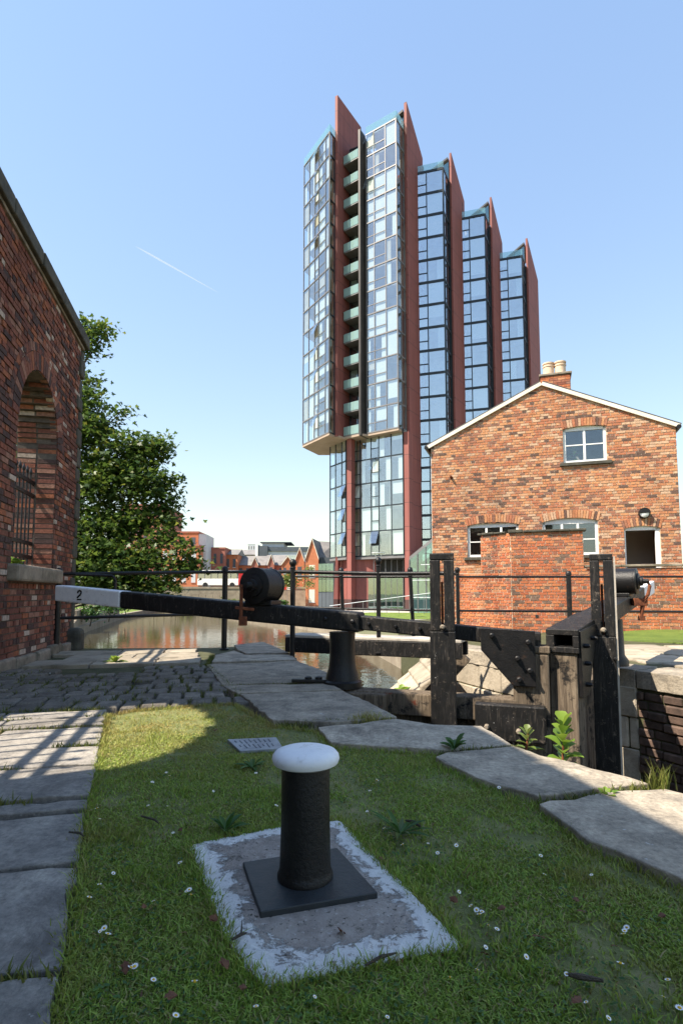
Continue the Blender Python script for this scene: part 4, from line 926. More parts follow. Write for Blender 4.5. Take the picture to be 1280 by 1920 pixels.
# right gate
zr_ = lambda t: 0.60 + 0.103 * t
m = MB(); w, h, th = 0.27, 0.2, 0.05
a = gp(M2, dR, pR, -0.1, 0.15, zr_(-0.1)); b = gp(M2, dR, pR, 1.0, 0.15, zr_(1.0)); v = b - a
for (oy, oz, sy, sz) in ((0, -h, w, th), (0, -th, w, th), (0.0, -h + th, th, h - 2 * th), (w - th - 0.02, -h + th, th + 0.02, h - 2 * th)):
    m.obox(a - pR * oy + Vector((0, 0, oz)), v, -pR * sy, (0, 0, sz))
m.build('hollow_beam', 'black_timber', gr, bevel=0.006)
gbeam(gr, M2, dR, pR, 1.0, 3.75, 0.13, 0.23, zr_(1.0), zr_(3.75), 0.19, 'black_timber', 'balance_beam', 0.015)
gbeam(gr, M2, dR, pR, 3.752, 4.75, 0.13, 0.23, zr_(3.752), zr_(4.75), 0.19, 'white_paint', 'white_tip', 0.015)
MB().obox(gp(M2, dR, pR, -0.08, 0.13, -1.95), dR * 0.24, -pR * 0.24, (0, 0, 2.34)).build('mitre_post', 'worn_timber', gr, bevel=0.02)
pts = [gp(M2, dR, pR, t, 0.165, z) for t, z in ((-0.08, 0.58), (0.55, 0.62), (0.45, 0.46), (0.16, 0.02), (-0.06, 0.02))]
pt_ = MB().slab(pts, -pR * 0.03).build('knee_plate', 'black_iron', gr, bevel=0.005)
for t, z in ((0.02, 0.45), (0.05, 0.3), (0.06, 0.12), (0.3, 0.5)):
    MB().lathe([(0.02, 0), (0.02, 0.025), (0.012, 0.05)], gp(M2, dR, pR, t, 0.165, z), 8, pR).build('bolt', 'black_iron', pt_, smooth=True)
for k in range(9):
    MB().obox(gp(M2, dR, pR, 0.18 + k * 0.19, -0.0 + rng.uniform(-0.006, 0.006), -1.95), dR * 0.184, -pR * 0.07, (0, 0, 1.85)).build('plank', 'worn_timber', gr, bevel=0.006)
gbeam(gr, M2, dR, pR, 0.17, 1.95, 0.06, 0.2, 0.05, 0.05, 0.2, 'worn_timber', 'middle_rail')
MB().lathe([(0.17, -0.02), (0.17, 0.04), (0.13, 0.1), (0.12, 0.5)], gp(M2, dR, pR, 1.95, 0.02, 0.1), 24).build('heel_post', 'black_iron', gr, smooth=True)
pc2 = Vector((2.44, 5.27, 0)); po2, ex2, ey2 = paddle_post(gr, pc2, (0.9, -0.42), 1.265, 0.5, w=0.205, dpt=0.12, zbot=-1.6)
MB().obox(pc2 + ex2 * 0.101 - ey2 * 0.045 + Vector((0, 0, -0.9)), ex2 * 0.018, ey2 * 0.1, (0, 0, 2.14)).build('guide_strip', 'grey_plank', po2)
MB().lathe([(0.022, 0), (0.026, 0.015), (0.012, 0.035)], pc2 + Vector((0.0, 0, 0.56)) - ey2 * 0.06, 10, -ey2).build('bolt', 'sill_stone', po2, smooth=True)
MB().lathe([(0.018, 0), (0.018, 0.02), (0.01, 0.03)], pc2 + ex2 * 0.09 + Vector((0.0, 0, 0.3)) - ey2 * 0.06, 8, -ey2).build('bolt', 'black_iron', po2, smooth=True)
MB().beam(gp(M2, dR, pR, 0.7, 0.15, zr_(0.7) - 0.1), pc2 + Vector((0, 0, zr_(0.7) - 0.1)), 0.14, 0.12).build('bracket', 'black_timber', gr)
dc2 = gp(M2, dR, pR, 2.62, 0.06, zr_(2.62) + 0.175); d2 = drum(gr, dc2, pR, 0.165, 0.3)
MB().cbox(gp(M2, dR, pR, 2.62, 0.02, zr_(2.62) - 0.01), (dR.x, dR.y), 0.3, 0.24, 0.04).build('drum_bracket', 'black_iron', gr, bevel=0.006)
q = dc2 + pR * 0.26
m = MB().tube([q, q + Vector((0.02, -0.01, -0.06)), q + Vector((0.0, 0, -0.16)), q - pR * 0.06 + Vector((0, 0, -0.26)), q - pR * 0.08 + Vector((0, 0, -0.42))], [0.026, 0.022, 0.022, 0.03, 0.02], 8)
m.cbox(q - pR * 0.08 + Vector((0, 0, -0.48)), (1, 0), 0.07, 0.05, 0.06); m.cbox(q - pR * 0.1 + Vector((0, 0, -0.3)), (1, 0), 0.16, 0.1, 0.09)
m.build('crank', 'rust', gr, bevel=0.004)

# ------------------------------------------------------------------ bollard on its pad
cb = Vector((*G(572, 1662), 0))
bm = bmesh.new(); vs_ = [bm.verts.new((p[0], p[1], 0.014)) for p in pad_poly]; bm.faces.new(vs_)
bmesh.ops.triangulate(bm, faces=bm.faces); bmesh.ops.subdivide_edges(bm, edges=bm.edges, cuts=9, use_grid_fill=True)
def seg_d(p, a, b):
    a, b, p = Vector(a), Vector(b), Vector((p[0], p[1])); ab = b - a; t = max(0, min(1, (p - a).dot(ab) / ab.length_squared)); return (a + ab * t - p).length
ex = bmesh.ops.extrude_edge_only(bm, edges=[e for e in bm.edges if e.is_boundary])
for v in [g for g in ex['geom'] if isinstance(g, bmesh.types.BMVert)]: v.co.z = -0.1
bmesh.ops.recalc_face_normals(bm, faces=bm.faces)
ed = []
for v in bm.verts:
    d = min(seg_d(v.co, pad_poly[i], pad_poly[(i + 1) % len(pad_poly)]) for i in range(len(pad_poly)))
    ed.append(max(0.0, 1 - d / 0.14) * 0.75)
    if v.co.z > 0: v.co.z += rng.uniform(-0.0025, 0.0025) - (0.008 if d < 0.004 else 0)
me = bpy.data.meshes.new('concrete_pad'); bm.to_mesh(me); bm.free(); me.materials.append(MATS['pad_paint'])
at = me.attributes.new('edge', 'FLOAT', 'POINT'); at.data.foreach_set('value', ed)
tag(new_obj('concrete_pad', me), 'cracked concrete pad with flaking white painted border under the bollard', 'concrete pad')
bol = thing('mooring_bollard', cb, 'squat black iron mooring bollard with a white mushroom top', 'bollard')
ztop = S(572, 1402, cb.y).z
MB().lathe([(0.085, 0.03), (0.086, 0.04), (0.0815, 0.048), (0.079, 0.06), (0.0775, 0.12), (0.0755, 0.2), (0.075, ztop - 0.04), (0.07, ztop - 0.02)], cb, 48).build('post', 'black_iron', bol, smooth=True)
MB().lathe([(0.07, -0.05), (0.09, -0.049), (0.101, -0.043), (0.1055, -0.031), (0.103, -0.02), (0.094, -0.01), (0.075, -0.003), (0.045, 0.001), (0.0, 0.002)], cb + Vector((0, 0, ztop)), 48).build('cap', 'white_paint', bol, smooth=True)
MB().prism(P((455, 1634), (632, 1606), (708, 1693), (488, 1731)), 0.005, 0.03).build('base_plate', 'plate_iron', bol, bevel=0.003)
pq = thing('plaque', (*G(478, 1400), 0), 'small weathered metal plaque lying flat in the grass', 'plaque')
MB().prism(plaque_poly, -0.02, 0.016).build('plate', 'plaque_metal', pq, bevel=0.003)
pa, pb, pc_, pd = [Vector(p) for p in plaque_poly]
for k in range(16):
    f = 0.1 + 0.1 * (k // 2); u0 = pa.lerp(pb, f); u1 = pd.lerp(pc_, f); h0 = 0.1 if k % 2 == 0 else 0.52; a = u0.lerp(u1, h0 + rng.uniform(0, 0.1)); b = u0.lerp(u1, h0 + rng.uniform(0.18, 0.38)); w_ = (pb - pa) * 0.02
    MB().prism([tuple(a), tuple(a + w_), tuple(b + w_), tuple(b)], 0.015, 0.0185).build('raised_line', 'plaque_dark', pq)

# ------------------------------------------------------------------ weeds, daisies, litter of leaves
weed('burdock_plant', 'bright leafy plant with broad leaves growing out of the lock edge', (*G(1052, 1412), -0.1), 20, 0.17, 0.075, 'weed_leaf', 0.55, 'plant', 0.26)
weed('seedling_plant', 'thin pale green seedling left of the broad leaved plant', (*G(985, 1408), 0.0), 12, 0.11, 0.035, 'pale_leaf', 0.6, 'plant', 0.1)
weed('dock_plant', 'dark green dock plant growing in a joint of the coping', (*G(848, 1413), 0.02), 11, 0.13, 0.04, 'dock_leaf')
weed('plantain_plant', 'tuft of narrow plantain leaves left of the concrete pad', (*G(418, 1560), 0), 12, 0.11, 0.022, 'dock_leaf')
weed('plantain_plant', 'sprawling plantain rosette right of the bollard', (*G(745, 1565), 0), 14, 0.13, 0.02, 'dock_leaf', 0.8)
weed('dandelion_plant', 'low rosette of leaves beside the metal plaque', (*G(470, 1440), 0), 11, 0.08, 0.025, 'dock_leaf', 0.8)
weed('ragwort_plant', 'yellow green weed in the sunlit coping joint', (*G(1130, 1498), 0.0), 12, 0.075, 0.03, 'weed_leaf')
weed('sunlit_weed', 'small bright weed in the far patch of sun by the water', (*G(215, 1243), 0.0), 16, 0.16, 0.06, 'weed_leaf')
weed('sill_weed', 'clump of bright weeds growing on the arched window sill', (*NS(WN - 0.12, 7.75), 1.25), 18, 0.16, 0.06, 'weed_leaf')
weed('wall_fern', 'pale leaved weed clinging to the dark lock chamber wall', (3.72, 5.55, -0.62), 9, 0.12, 0.06, 'pale_leaf')
weed('cottage_weed', 'sprig of weeds under the cottage window sill', (3.85, 15.95, 1.3), 8, 0.22, 0.06, 'weed_leaf')
weed('wing_weed', 'weed clump at the top of the sloping wing wall', (0.95, 9.2, -0.75), 14, 0.3, 0.1, 'weed_leaf')
gxs, gys = [], []
for k in range(120):
    q = G(1236 + rng.gauss(0, 12), 1482 + rng.gauss(0, 3)); gxs.append(q[0]); gys.append(q[1])
tag(blades('grass_tuft', np.array(gxs), np.array(gys), 0.06, 0.12, 0.002, 'moss', 0.5), 'dry yellow grass tuft at the sunlit end of the coping joint', 'grass', kind='stuff')
gxs, gys = [], []
for k in range(420):
    q = G(690 + rng.gauss(0, 18), 1355 + rng.gauss(0, 3)); gxs.append(q[0]); gys.append(q[1])
tag(blades('grass_tuft', np.array(gxs), np.array(gys), 0.03, 0.07, 0.002), 'green grass tuft between the two coping stones near the gate', 'grass', kind='stuff')

petal = MB(); 
for k in range(14):
    a = 2 * math.pi * k / 14; d = Vector((math.cos(a), math.sin(a), 0)); sd = Vector((-d.y, d.x, 0))
    petal.add([d * 0.002, d * 0.0065 + sd * 0.0017 + Vector((0, 0, .001)), d * 0.0098 + Vector((0, 0, .0018)), d * 0.0065 - sd * 0.0017 + Vector((0, 0, .001))], [(0, 1, 2, 3)])
petal_me = petal.mesh('petals', 'petal')
eye_me = MB().lathe([(0.0042, 0), (0.0038, 0.0015), (0.002, 0.0026), (0.0002, 0.003)], (0, 0, 0), 10).mesh('flower_centre', 'pollen', True)
stem_me = MB().tube([(0, 0, -0.04), (0, 0, 0)], 0.0009, 5).mesh('stem', 'weed_leaf')
dpx = [(188, 1747), (203, 1752), (187, 1659), (168, 1683), (268, 1687), (288, 1690), (253, 1813), (256, 1822), (288, 1838), (365, 1841), (338, 1618), (213, 1638), (325, 1562), (314, 1512), (171, 1520), (182, 1516), (188, 1536), (286, 1467), (278, 1511), (350, 1672), (355, 1669), (358, 1678), (400, 1484), (312, 1449), (318, 1455), (480, 1450), (497, 1459), (518, 1511), (700, 1470), (707, 1463), (693, 1483), (688, 1522), (720, 1553), (731, 1562), (754, 1584), (802, 1582), (820, 1600), (856, 1582), (860, 1673), (882, 1699), (903, 1710), (915, 1735), (931, 1743), (910, 1777), (986, 1795), (894, 1819), (843, 1833), (1061, 1827), (1174, 1740), (1168, 1752), (1162, 1807), (1251, 1838), (1273, 1891), (1098, 1880), (1243, 1870), (953, 1497), (935, 1477), (840, 1560), (780, 1640), (855, 1586), (1020, 1640), (1108, 1641), (982, 1508), (1013, 1605), (590, 1870), (480, 1888), (726, 1908), (1140, 1910), (330, 1905), (893, 1707), (898, 1715), (1170, 1746), (246, 1815), (196, 1741)]
for i, (px, py) in enumerate(dpx):
    x, y = G(px, py, 0.025)
    t = thing('daisy', (x, y, 0.026), 'small white daisy with a yellow centre in the shaded lawn', 'daisy', 'daisies in the lawn')
    rx, ry = rng.uniform(-0.5, 0.5), rng.uniform(-0.5, 0.5); sc = rng.uniform(0.5, 1.0)
    for nm, me_ in (('petals', petal_me), ('flower_centre', eye_me), ('stem', stem_me)):
        o = bpy.data.objects.new(nm, me_); COL.objects.link(o); o.parent = t
        if nm != 'stem': o.rotation_euler = (rx, ry, rng.uniform(0, 6)); o.scale = (sc,) * 3
dl = np.array([(0, -1), (0.5, -0.6), (0.7, -0.1), (0.35, 0.1), (0.6, 0.5), (0.2, 0.6), (0, 1.0), (-0.25, 0.55), (-0.6, 0.6), (-0.35, 0.05), (-0.65, -0.2), (-0.4, -0.7)])
leaf_me = MB().add([(x * 0.02, y * 0.02, 0.006 * math.sin(3 * x + 2 * y) + 0.005 * abs(x)) for x, y in dl], [tuple(range(12))]).mesh('leaf_blade', 'dead_leaf')
for i, (px, py) in enumerate([(235, 1817), (270, 1703), (338, 1558), (420, 1810), (400, 1725), (1090, 1712), (1155, 1778), (930, 1788), (908, 1792), (405, 1370), (455, 1855), (715, 1612), (940, 1706), (1240, 1720), (320, 1872), (850, 1690), (1080, 1690), (1080, 1878), (640, 1750), (952, 1550), (1010, 1760)]):
    x, y = G(px, py, 0.02); o = bpy.data.objects.new('dead_leaf', leaf_me); COL.objects.link(o); o.location = (x, y, 0.024); o.rotation_euler = (rng.uniform(-.4, .4), rng.uniform(-.4, .4), rng.uniform(0, 6)); s_ = rng.uniform(0.5, 0.95); o.scale = (s_,) * 3
    tag(o, 'curled brown dead leaf lying on the lawn or the pad', 'dead leaf', 'dead leaves on the lawn')
for i, (pts_, lab) in enumerate(((((435, 1765), (452, 1758), (462, 1752)), 'forked dark twig on the left of the concrete pad'), (((685, 1813), (715, 1800), (742, 1790)), 'dark curved twig near the front edge of the concrete pad'), (((130, 1562), (150, 1566), (158, 1570)), 'short dark twig on the shaded flagstone'), (((265, 1532), (290, 1541), (298, 1546)), 'brown twig in the grass left of the bollard'), (((760, 1540), (775, 1545), (788, 1552)), 'dark scrap of bark in the grass right of the bollard'), (((1060, 1830), (1085, 1838), (1130, 1842)), 'dark crumpled litter in the grass at lower right'))):
    q = [(*G(a, b, 0.02), 0.024 + 0.004 * (j % 2)) for j, (a, b) in enumerate(pts_)]
    t = MB().tube(q, [0.003, 0.0045, 0.002] if i not in (4, 5) else [0.003, 0.007, 0.004], 6).build('twig', 'bark', None, smooth=True); tag(t, lab, 'twig')
    if i == 0: MB().tube([q[1], (q[1][0] - 0.005, q[1][1] + 0.04, 0.04)], [0.003, 0.001], 5).build('side_twig', 'bark', t)

# ------------------------------------------------------------------ lock keeper's cottage
CE = Vector((0.945, -0.327, 0)).normalized(); CN = Vector((-0.327, -0.945, 0)).normalized(); CL = Vector((2.69, 16.6, 0)); CW = 6.48
def on_face(px, py, O=CL, e=CE, nr=CN):
    r = ray(px, py); t = (O - EYE).dot(nr) / r.dot(nr); p = EYE + r * t; return ((p - O).dot(e), p.z)
cot = thing('brick_cottage', (CL + CE * 3.2), 'two storey orange brick cottage gable with white windows and twin chimney pots', 'cottage')
ZE, ZR, SR = 5.3, 6.83, 3.18
def orect(x0, y0, x1, y1):
    c = (y0 + y1) / 2; xm = (x0 + x1) / 2
    return (on_face(x0, c)[0], on_face(x1, c)[0], on_face(xm, y1)[1], on_face(xm, y0)[1])
wins = {'upper': (*orect(1055, 801, 1136, 866), 0.06), 'left': (*orect(876, 984, 972, 1044), 0.09), 'mid': (*orect(1017, 977, 1121, 1041), 0.10), 'hatch': (*orect(1171, 990, 1238, 1075), 0.07)}
def arch_top(w, s):
    a, b, z0, z1, rise = w; m = (a + b) / 2; h = (b - a) / 2; r = (h * h + rise * rise) / (2 * rise); return z1 + math.sqrt(max(0, r * r - (s - m) ** 2)) - (r - rise)
def cspan(z):
    lo, hi = 0, CW
    if z > ZE:
        f = (z - ZE) / (ZR - ZE); lo = SR * f; hi = CW - (CW - SR) * f
        if hi - lo < 0.1: return []
    out = [(lo, hi)]
    for a, b, z0, z1, rise in wins.values():
        if z0 < z < z1 + rise * 0.66:
            new = []
            for p, q in out:
                if p < a and q > b: new += [(p, a), (b, q)]
                else: new.append((p, q))
            out = new
    return out
brick_face(cot, CL, CE, CN, -0.4, 6.8, cspan, 0.3, 'cottage_brick', 'mortar_pale', J=0.017, rough=0.006,
           jambs=[], score=lambda p: -(p - EYE).length)
CD = -CN * 6.5
MB().obox(CL + CE * 0.02 - CN * 0.301 + Vector((0, 0, -0.4)), CE * 0.28, -CN * 6.2, (0, 0, 5.7)).build('side_wall', 'orange_brick', cot)
MB().obox(CL + CE * (CW - 0.3) - CN * 0.301 + Vector((0, 0, -0.4)), CE * 0.28, -CN * 6.2, (0, 0, 5.65)).build('side_wall', 'orange_brick', cot)
MB().slab([CL + CD + CE * s_ + Vector((0, 0, z_)) for s_, z_ in ((0, -0.4), (CW, -0.4), (CW, ZE), (SR, ZR), (0, ZE))], CN * 0.3).build('rear_wall', 'orange_brick', cot)
MB().obox(CL + CE * 0.31 - CN * 0.31 + Vector((0, 0, 2.72)), CE * (CW - 0.62), -CN * 5.8, (0, 0, 0.16)).build('upper_floor', 'interior', cot)
MB().obox(CL + CE * 0.31 - CN * 1.9 + Vector((0, 0, -0.2)), CE * (CW - 0.62), -CN * 0.1, (0, 0, 5.3)).build('partition', 'interior', cot)
def slope(s0, z0, s1, z1, over, th, d0, d1, mat, name, lift=0.0):
    a, b = Vector((s0, z0)), Vector((s1, z1)); d = (b - a).normalized(); a = a - d * over; nn = Vector((-d.y, d.x)); nn = nn if nn.y > 0 else -nn
    q = [CL + CE * p.x + Vector((0, 0, p.y)) + CN * d0 for p in (a + nn * lift, b + nn * lift, b + nn * (lift + th), a + nn * (lift + th))]
    return MB().slab(q, CN * (d1 - d0))
for s0, z0, ov in ((0, ZE, 0.16), (CW, ZE, 0.1)):
    slope(s0, z0, SR, ZR, ov, 0.035, 0.045, -6.8, '', '', 0.07).build('roof_slope', 'slate', cot, bevel=0.005)
    slope(s0, z0, SR, ZR, ov - 0.02, 0.1, 0.06, 0.012, '', '', -0.032).build('barge_board', 'barge_paint', cot, bevel=0.004)
for s_ in (-0.12, CW + 0.05):
    MB().tube([CL + CE * s_ + CN * 0.12 + Vector((0, 0, ZE - 0.05)), CL + CE * s_ - CN * 6.5 + Vector((0, 0, ZE - 0.05))], 0.06, 10).build('gutter', 'black_iron', cot, smooth=True)
# chimney
chs = on_face(1037, 700)[0] + 0.05; CC = CL + CE * chs - CN * 0.42
ch = MB().cbox(CC + Vector((0, 0, 6.0)), (CE.x, CE.y), 0.8, 0.5, 1.12).build('chimney', 'mortar_dark', cot)
for k in range(12):
    z_ = 6.25 + k * 0.072
    for fo, fe_, ln in ((CN, CE, 0.8), (-CE, CN, 0.5)):
        base = CC + fo * ((0.25 if fo is CN else 0.4) + 0.006); s_ = -ln / 2 + (0.11 if k % 2 else 0)
        lo = -ln / 2
        while lo < ln / 2 - 0.03:
            hi = min(ln / 2, (lo + 0.225) if lo > -ln / 2 or not k % 2 else lo + 0.115)
            MB().obox(base + fe_ * (lo + 0.005) + Vector((0, 0, z_)), fe_ * (hi - lo - 0.01), -fo * 0.05, (0, 0, 0.062)).build('brick', 'wall_brick' if k % 4 else 'old_brick', ch)
            lo = hi
MB().cbox(CC + Vector((0, 0, 7.121)), (CE.x, CE.y), 0.88, 0.58, 0.07).build('chimney_cap', 'sill_stone', ch, bevel=0.015)
for dx in (-0.17, 0.15):
    MB().lathe([(0.15, 0), (0.15, 0.26), (0.165, 0.265), (0.165, 0.30), (0.145, 0.305), (0.145, 0.345), (0.165, 0.35), (0.165, 0.39), (0.12, 0.395)], CC + CE * dx + Vector((0, 0, 7.19)), 20).build('chimney_pot', 'terracotta', ch, smooth=True)
# windows
def sash(key, panes_x, rows, sill=True, opening=None, sillmat='soot_stone'):
    a, b, z0, z1, rise = wins[key]; o = -0.06; fw = 0.07
    def fb(s0, s1, za, zb, dep=0.07, off=0.0): return MB().obox(CL + CE * s0 + CN * (o + off) + Vector((0, 0, za)), CE * (s1 - s0), -CN * dep, (0, 0, zb - za))
    w = fb(a, a + fw, z0, z1).build('window', 'frame_paint', cot, bevel=0.005)
    fb(b - fw, b, z0, z1).build('frame_jamb', 'frame_paint', w, bevel=0.005); fb(a + fw + .002, b - fw - .002, z0, z0 + fw).build('frame_rail', 'frame_paint', w, bevel=0.005)
    n = 8; pts = [CL + CE * (a + (b - a) * k / n) + CN * o + Vector((0, 0, arch_top(wins[key], a + (b - a) * k / n))) for k in range(n + 1)]
    MB().slab([CL + CE * b + CN * o + Vector((0, 0, z1 - fw + 0.002)), CL + CE * a + CN * o + Vector((0, 0, z1 - fw + 0.002))] + pts, -CN * 0.07).build('frame_head', 'frame_paint', w)
    xs = [a + fw] + [a + fw + (b - a - 2 * fw) * f for f in panes_x] + [b - fw]; zt_ = z1 - fw
    for i, f in enumerate(xs[1:-1]): fb(f - 0.03, f + 0.03, z0 + fw + .002, zt_, 0.06, -0.004).build('mullion', 'frame_paint', w)
    for i in range(len(xs) - 1):
        pa, pb = xs[i] + (0.031 if i else 0.001), xs[i + 1] - (0.031 if i < len(xs) - 2 else 0.001)
        hs = [z0 + fw + .002] + [z0 + fw + (zt_ - z0 - fw) * r for r in rows[i]] + [zt_]
        for r in hs[1:-1]: fb(pa, pb, r - 0.015, r + 0.015, 0.05, -0.008).build('glazing_bar', 'frame_paint', w)
        for j in range(len(hs) - 1):
            if opening == (i,): continue
            fb(pa, pb, hs[j] + (0.016 if j else 0), hs[j + 1] - (0.016 if j < len(hs) - 2 else 0), 0.008, -0.03).build('pane', 'window_glass', w)
    if sill: MB().obox(CL + CE * (a - 0.1) + CN * 0.07 + Vector((0, 0, z0 - 0.09)), CE * (b - a + 0.22), -CN * 0.2, (0, 0, 0.088)).build('sill', sillmat, w, bevel=0.01)
    return w
sash('upper', [0.5], [[0.52], [0.52]]); sash('left', [0.36, 0.68], [[0.48], [], []]); sash('mid', [0.34, 0.66], [[], [], [0.46]])
# opening at ground floor: frame without glass
a, b, z0, z1, rise = wins['hatch']
hf = MB().obox(CL + CE * (b - 0.1) + CN * -0.05 + Vector((0, 0, z0)), CE * 0.1, -CN * 0.12, (0, 0, z1 - z0)).build('hatch_frame', 'frame_paint', cot, bevel=0.006)
MB().obox(CL + CE * a + CN * -0.05 + Vector((0, 0, z0)), CE * 0.035, -CN * 0.12, (0, 0, z1 - z0)).build('frame_jamb', 'frame_paint', hf, bevel=0.006)
pts = [CL + CE * (a + (b - a) * k / 8) + CN * -0.05 + Vector((0, 0, arch_top(wins['hatch'], a + (b - a) * k / 8))) for k in range(9)]
MB().slab([CL + CE * b + CN * -0.05 + Vector((0, 0, z1 - 0.05)), CL + CE * a + CN * -0.05 + Vector((0, 0, z1 - 0.05))] + pts, -CN * 0.12).build('frame_head', 'frame_paint', hf)
for key, n in (('upper', 16), ('left', 20), ('mid', 22), ('hatch', 14)):
    a, b, z0, z1, rise = wins[key]
    soldier_arch(cot, CL, CE, CN, a - 0.02, b + 0.02, z1 - 0.01, rise, 0.22, 'cottage_brick', n, proud=0.014)
# plant on the upper sill inside
a, b, z0, z1, rise = wins['upper']; q = CL + CE * (a + 0.28) - CN * 0.28 + Vector((0, 0, z0))
weed('house_plant', 'flowering pot plant standing behind the left half of the upper cottage window', tuple(q), 12, 0.34, 0.09, 'weed_leaf', 0.5, 'plant', 0.42)
# bulkhead lamp
s_, z_ = on_face(1206, 963)
lamp = MB().lathe([(0.14, 0), (0.14, 0.05), (0.13, 0.07), (0.13, 0.075)], CL + CE * s_ + CN * 0.014 + Vector((0, 0, z_)), 24, CN).build('wall_lamp', 'black_iron', cot, smooth=True)
MB().lathe([(0.115, 0.07), (0.11, 0.1), (0.07, 0.125), (0.0, 0.13)], CL + CE * s_ + CN * 0.018 + Vector((0, 0, z_)), 24, CN).build('lamp_glass', 'frame_paint', lamp, smooth=True)
MB().slab([CL + CE * (s_ + 0.142 * math.cos(t)) + CN * 0.09 + Vector((0, 0, z_ + 0.142 * math.sin(t))) for t in [math.pi * k / 10 for k in range(11)]], CN * 0.065).build('lamp_hood', 'black_iron', lamp)
s_, z_ = on_face(846, 896)
MB().tube([CL + CE * s_ + CN * -0.02 + Vector((0, 0, z_)), CL + CE * (s_ - 0.02) + CN * 0.12 + Vector((0, 0, z_ + 0.04))], [0.045, 0.03], 8).build('iron_bracket', 'rust', cot, smooth=True)

# ------------------------------------------------------------------ yard wall in front of the cottage
K = Vector((4.51, 14.94, 0)); KL = Vector((-0.7, 0.7, 0)).normalized(); KLn = Vector((-0.7, -0.7, 0)).normalized()
yw = thing('yard_wall', tuple(K), 'stepped red brick yard wall with a taller angled pier before the cottage', 'brick wall')
brick_face(yw, K, CE, CN, -0.5, 2.5, lambda z: [(0, 9.5)] if z < 1.53 else [(0, 1.8)], 0.24, 'wall_brick', 'mortar_pale', J=0.017, keep=200, score=lambda p: -abs(p.x - 5.5) - p.z * 0.1)
brick_face(yw, K + KL * 0.002, KL, KLn, -0.5, 2.5, lambda z: [(0, 1.75)] if z < 1.45 else [(0, 0.9)], 0.24, 'wall_brick', 'mortar_pale', J=0.017, keep=90)
s_ = -0.05
while s_ < 1.8:
    l = rng.uniform(0.35, 0.6); MB().obox(K + CE * s_ + CN * (0.07 + rng.uniform(-0.02, 0.02)) + Vector((0, 0, 2.505)), CE * min(l, 1.88 - s_), -CN * 0.4, (0, 0, rng.uniform(0.05, 0.085))).build('coping_stone', 'soot_stone', yw, bevel=0.012); s_ += l + 0.01
s_ = 0.12
while s_ < 0.9:
    l = rng.uniform(0.3, 0.4); MB().obox(K + KL * s_ + KLn * 0.05 + Vector((0, 0, 2.507)), KL * min(l, 0.97 - s_), -KLn * 0.34, (0, 0, rng.uniform(0.04, 0.06))).build('coping_stone', 'soot_stone', yw, bevel=0.012); s_ += l + 0.01
s_ = 1.82
while s_ < 9.4:
    l = rng.uniform(0.8, 1.2); MB().obox(K + CE * s_ + CN * 0.05 + Vector((0, 0, 1.56)), CE * (l - 0.008), -CN * 0.36, (0, 0, 0.055)).build('coping_stone', 'sill_stone', yw, bevel=0.008); s_ += l
MB().cbox(K + CE * 0.62 + CN * 0.006 + Vector((0, 0, 0.26)), (CE.x, CE.y), 0.07, 0.03, 0.07).build('drain_hole', 'rubber', yw)

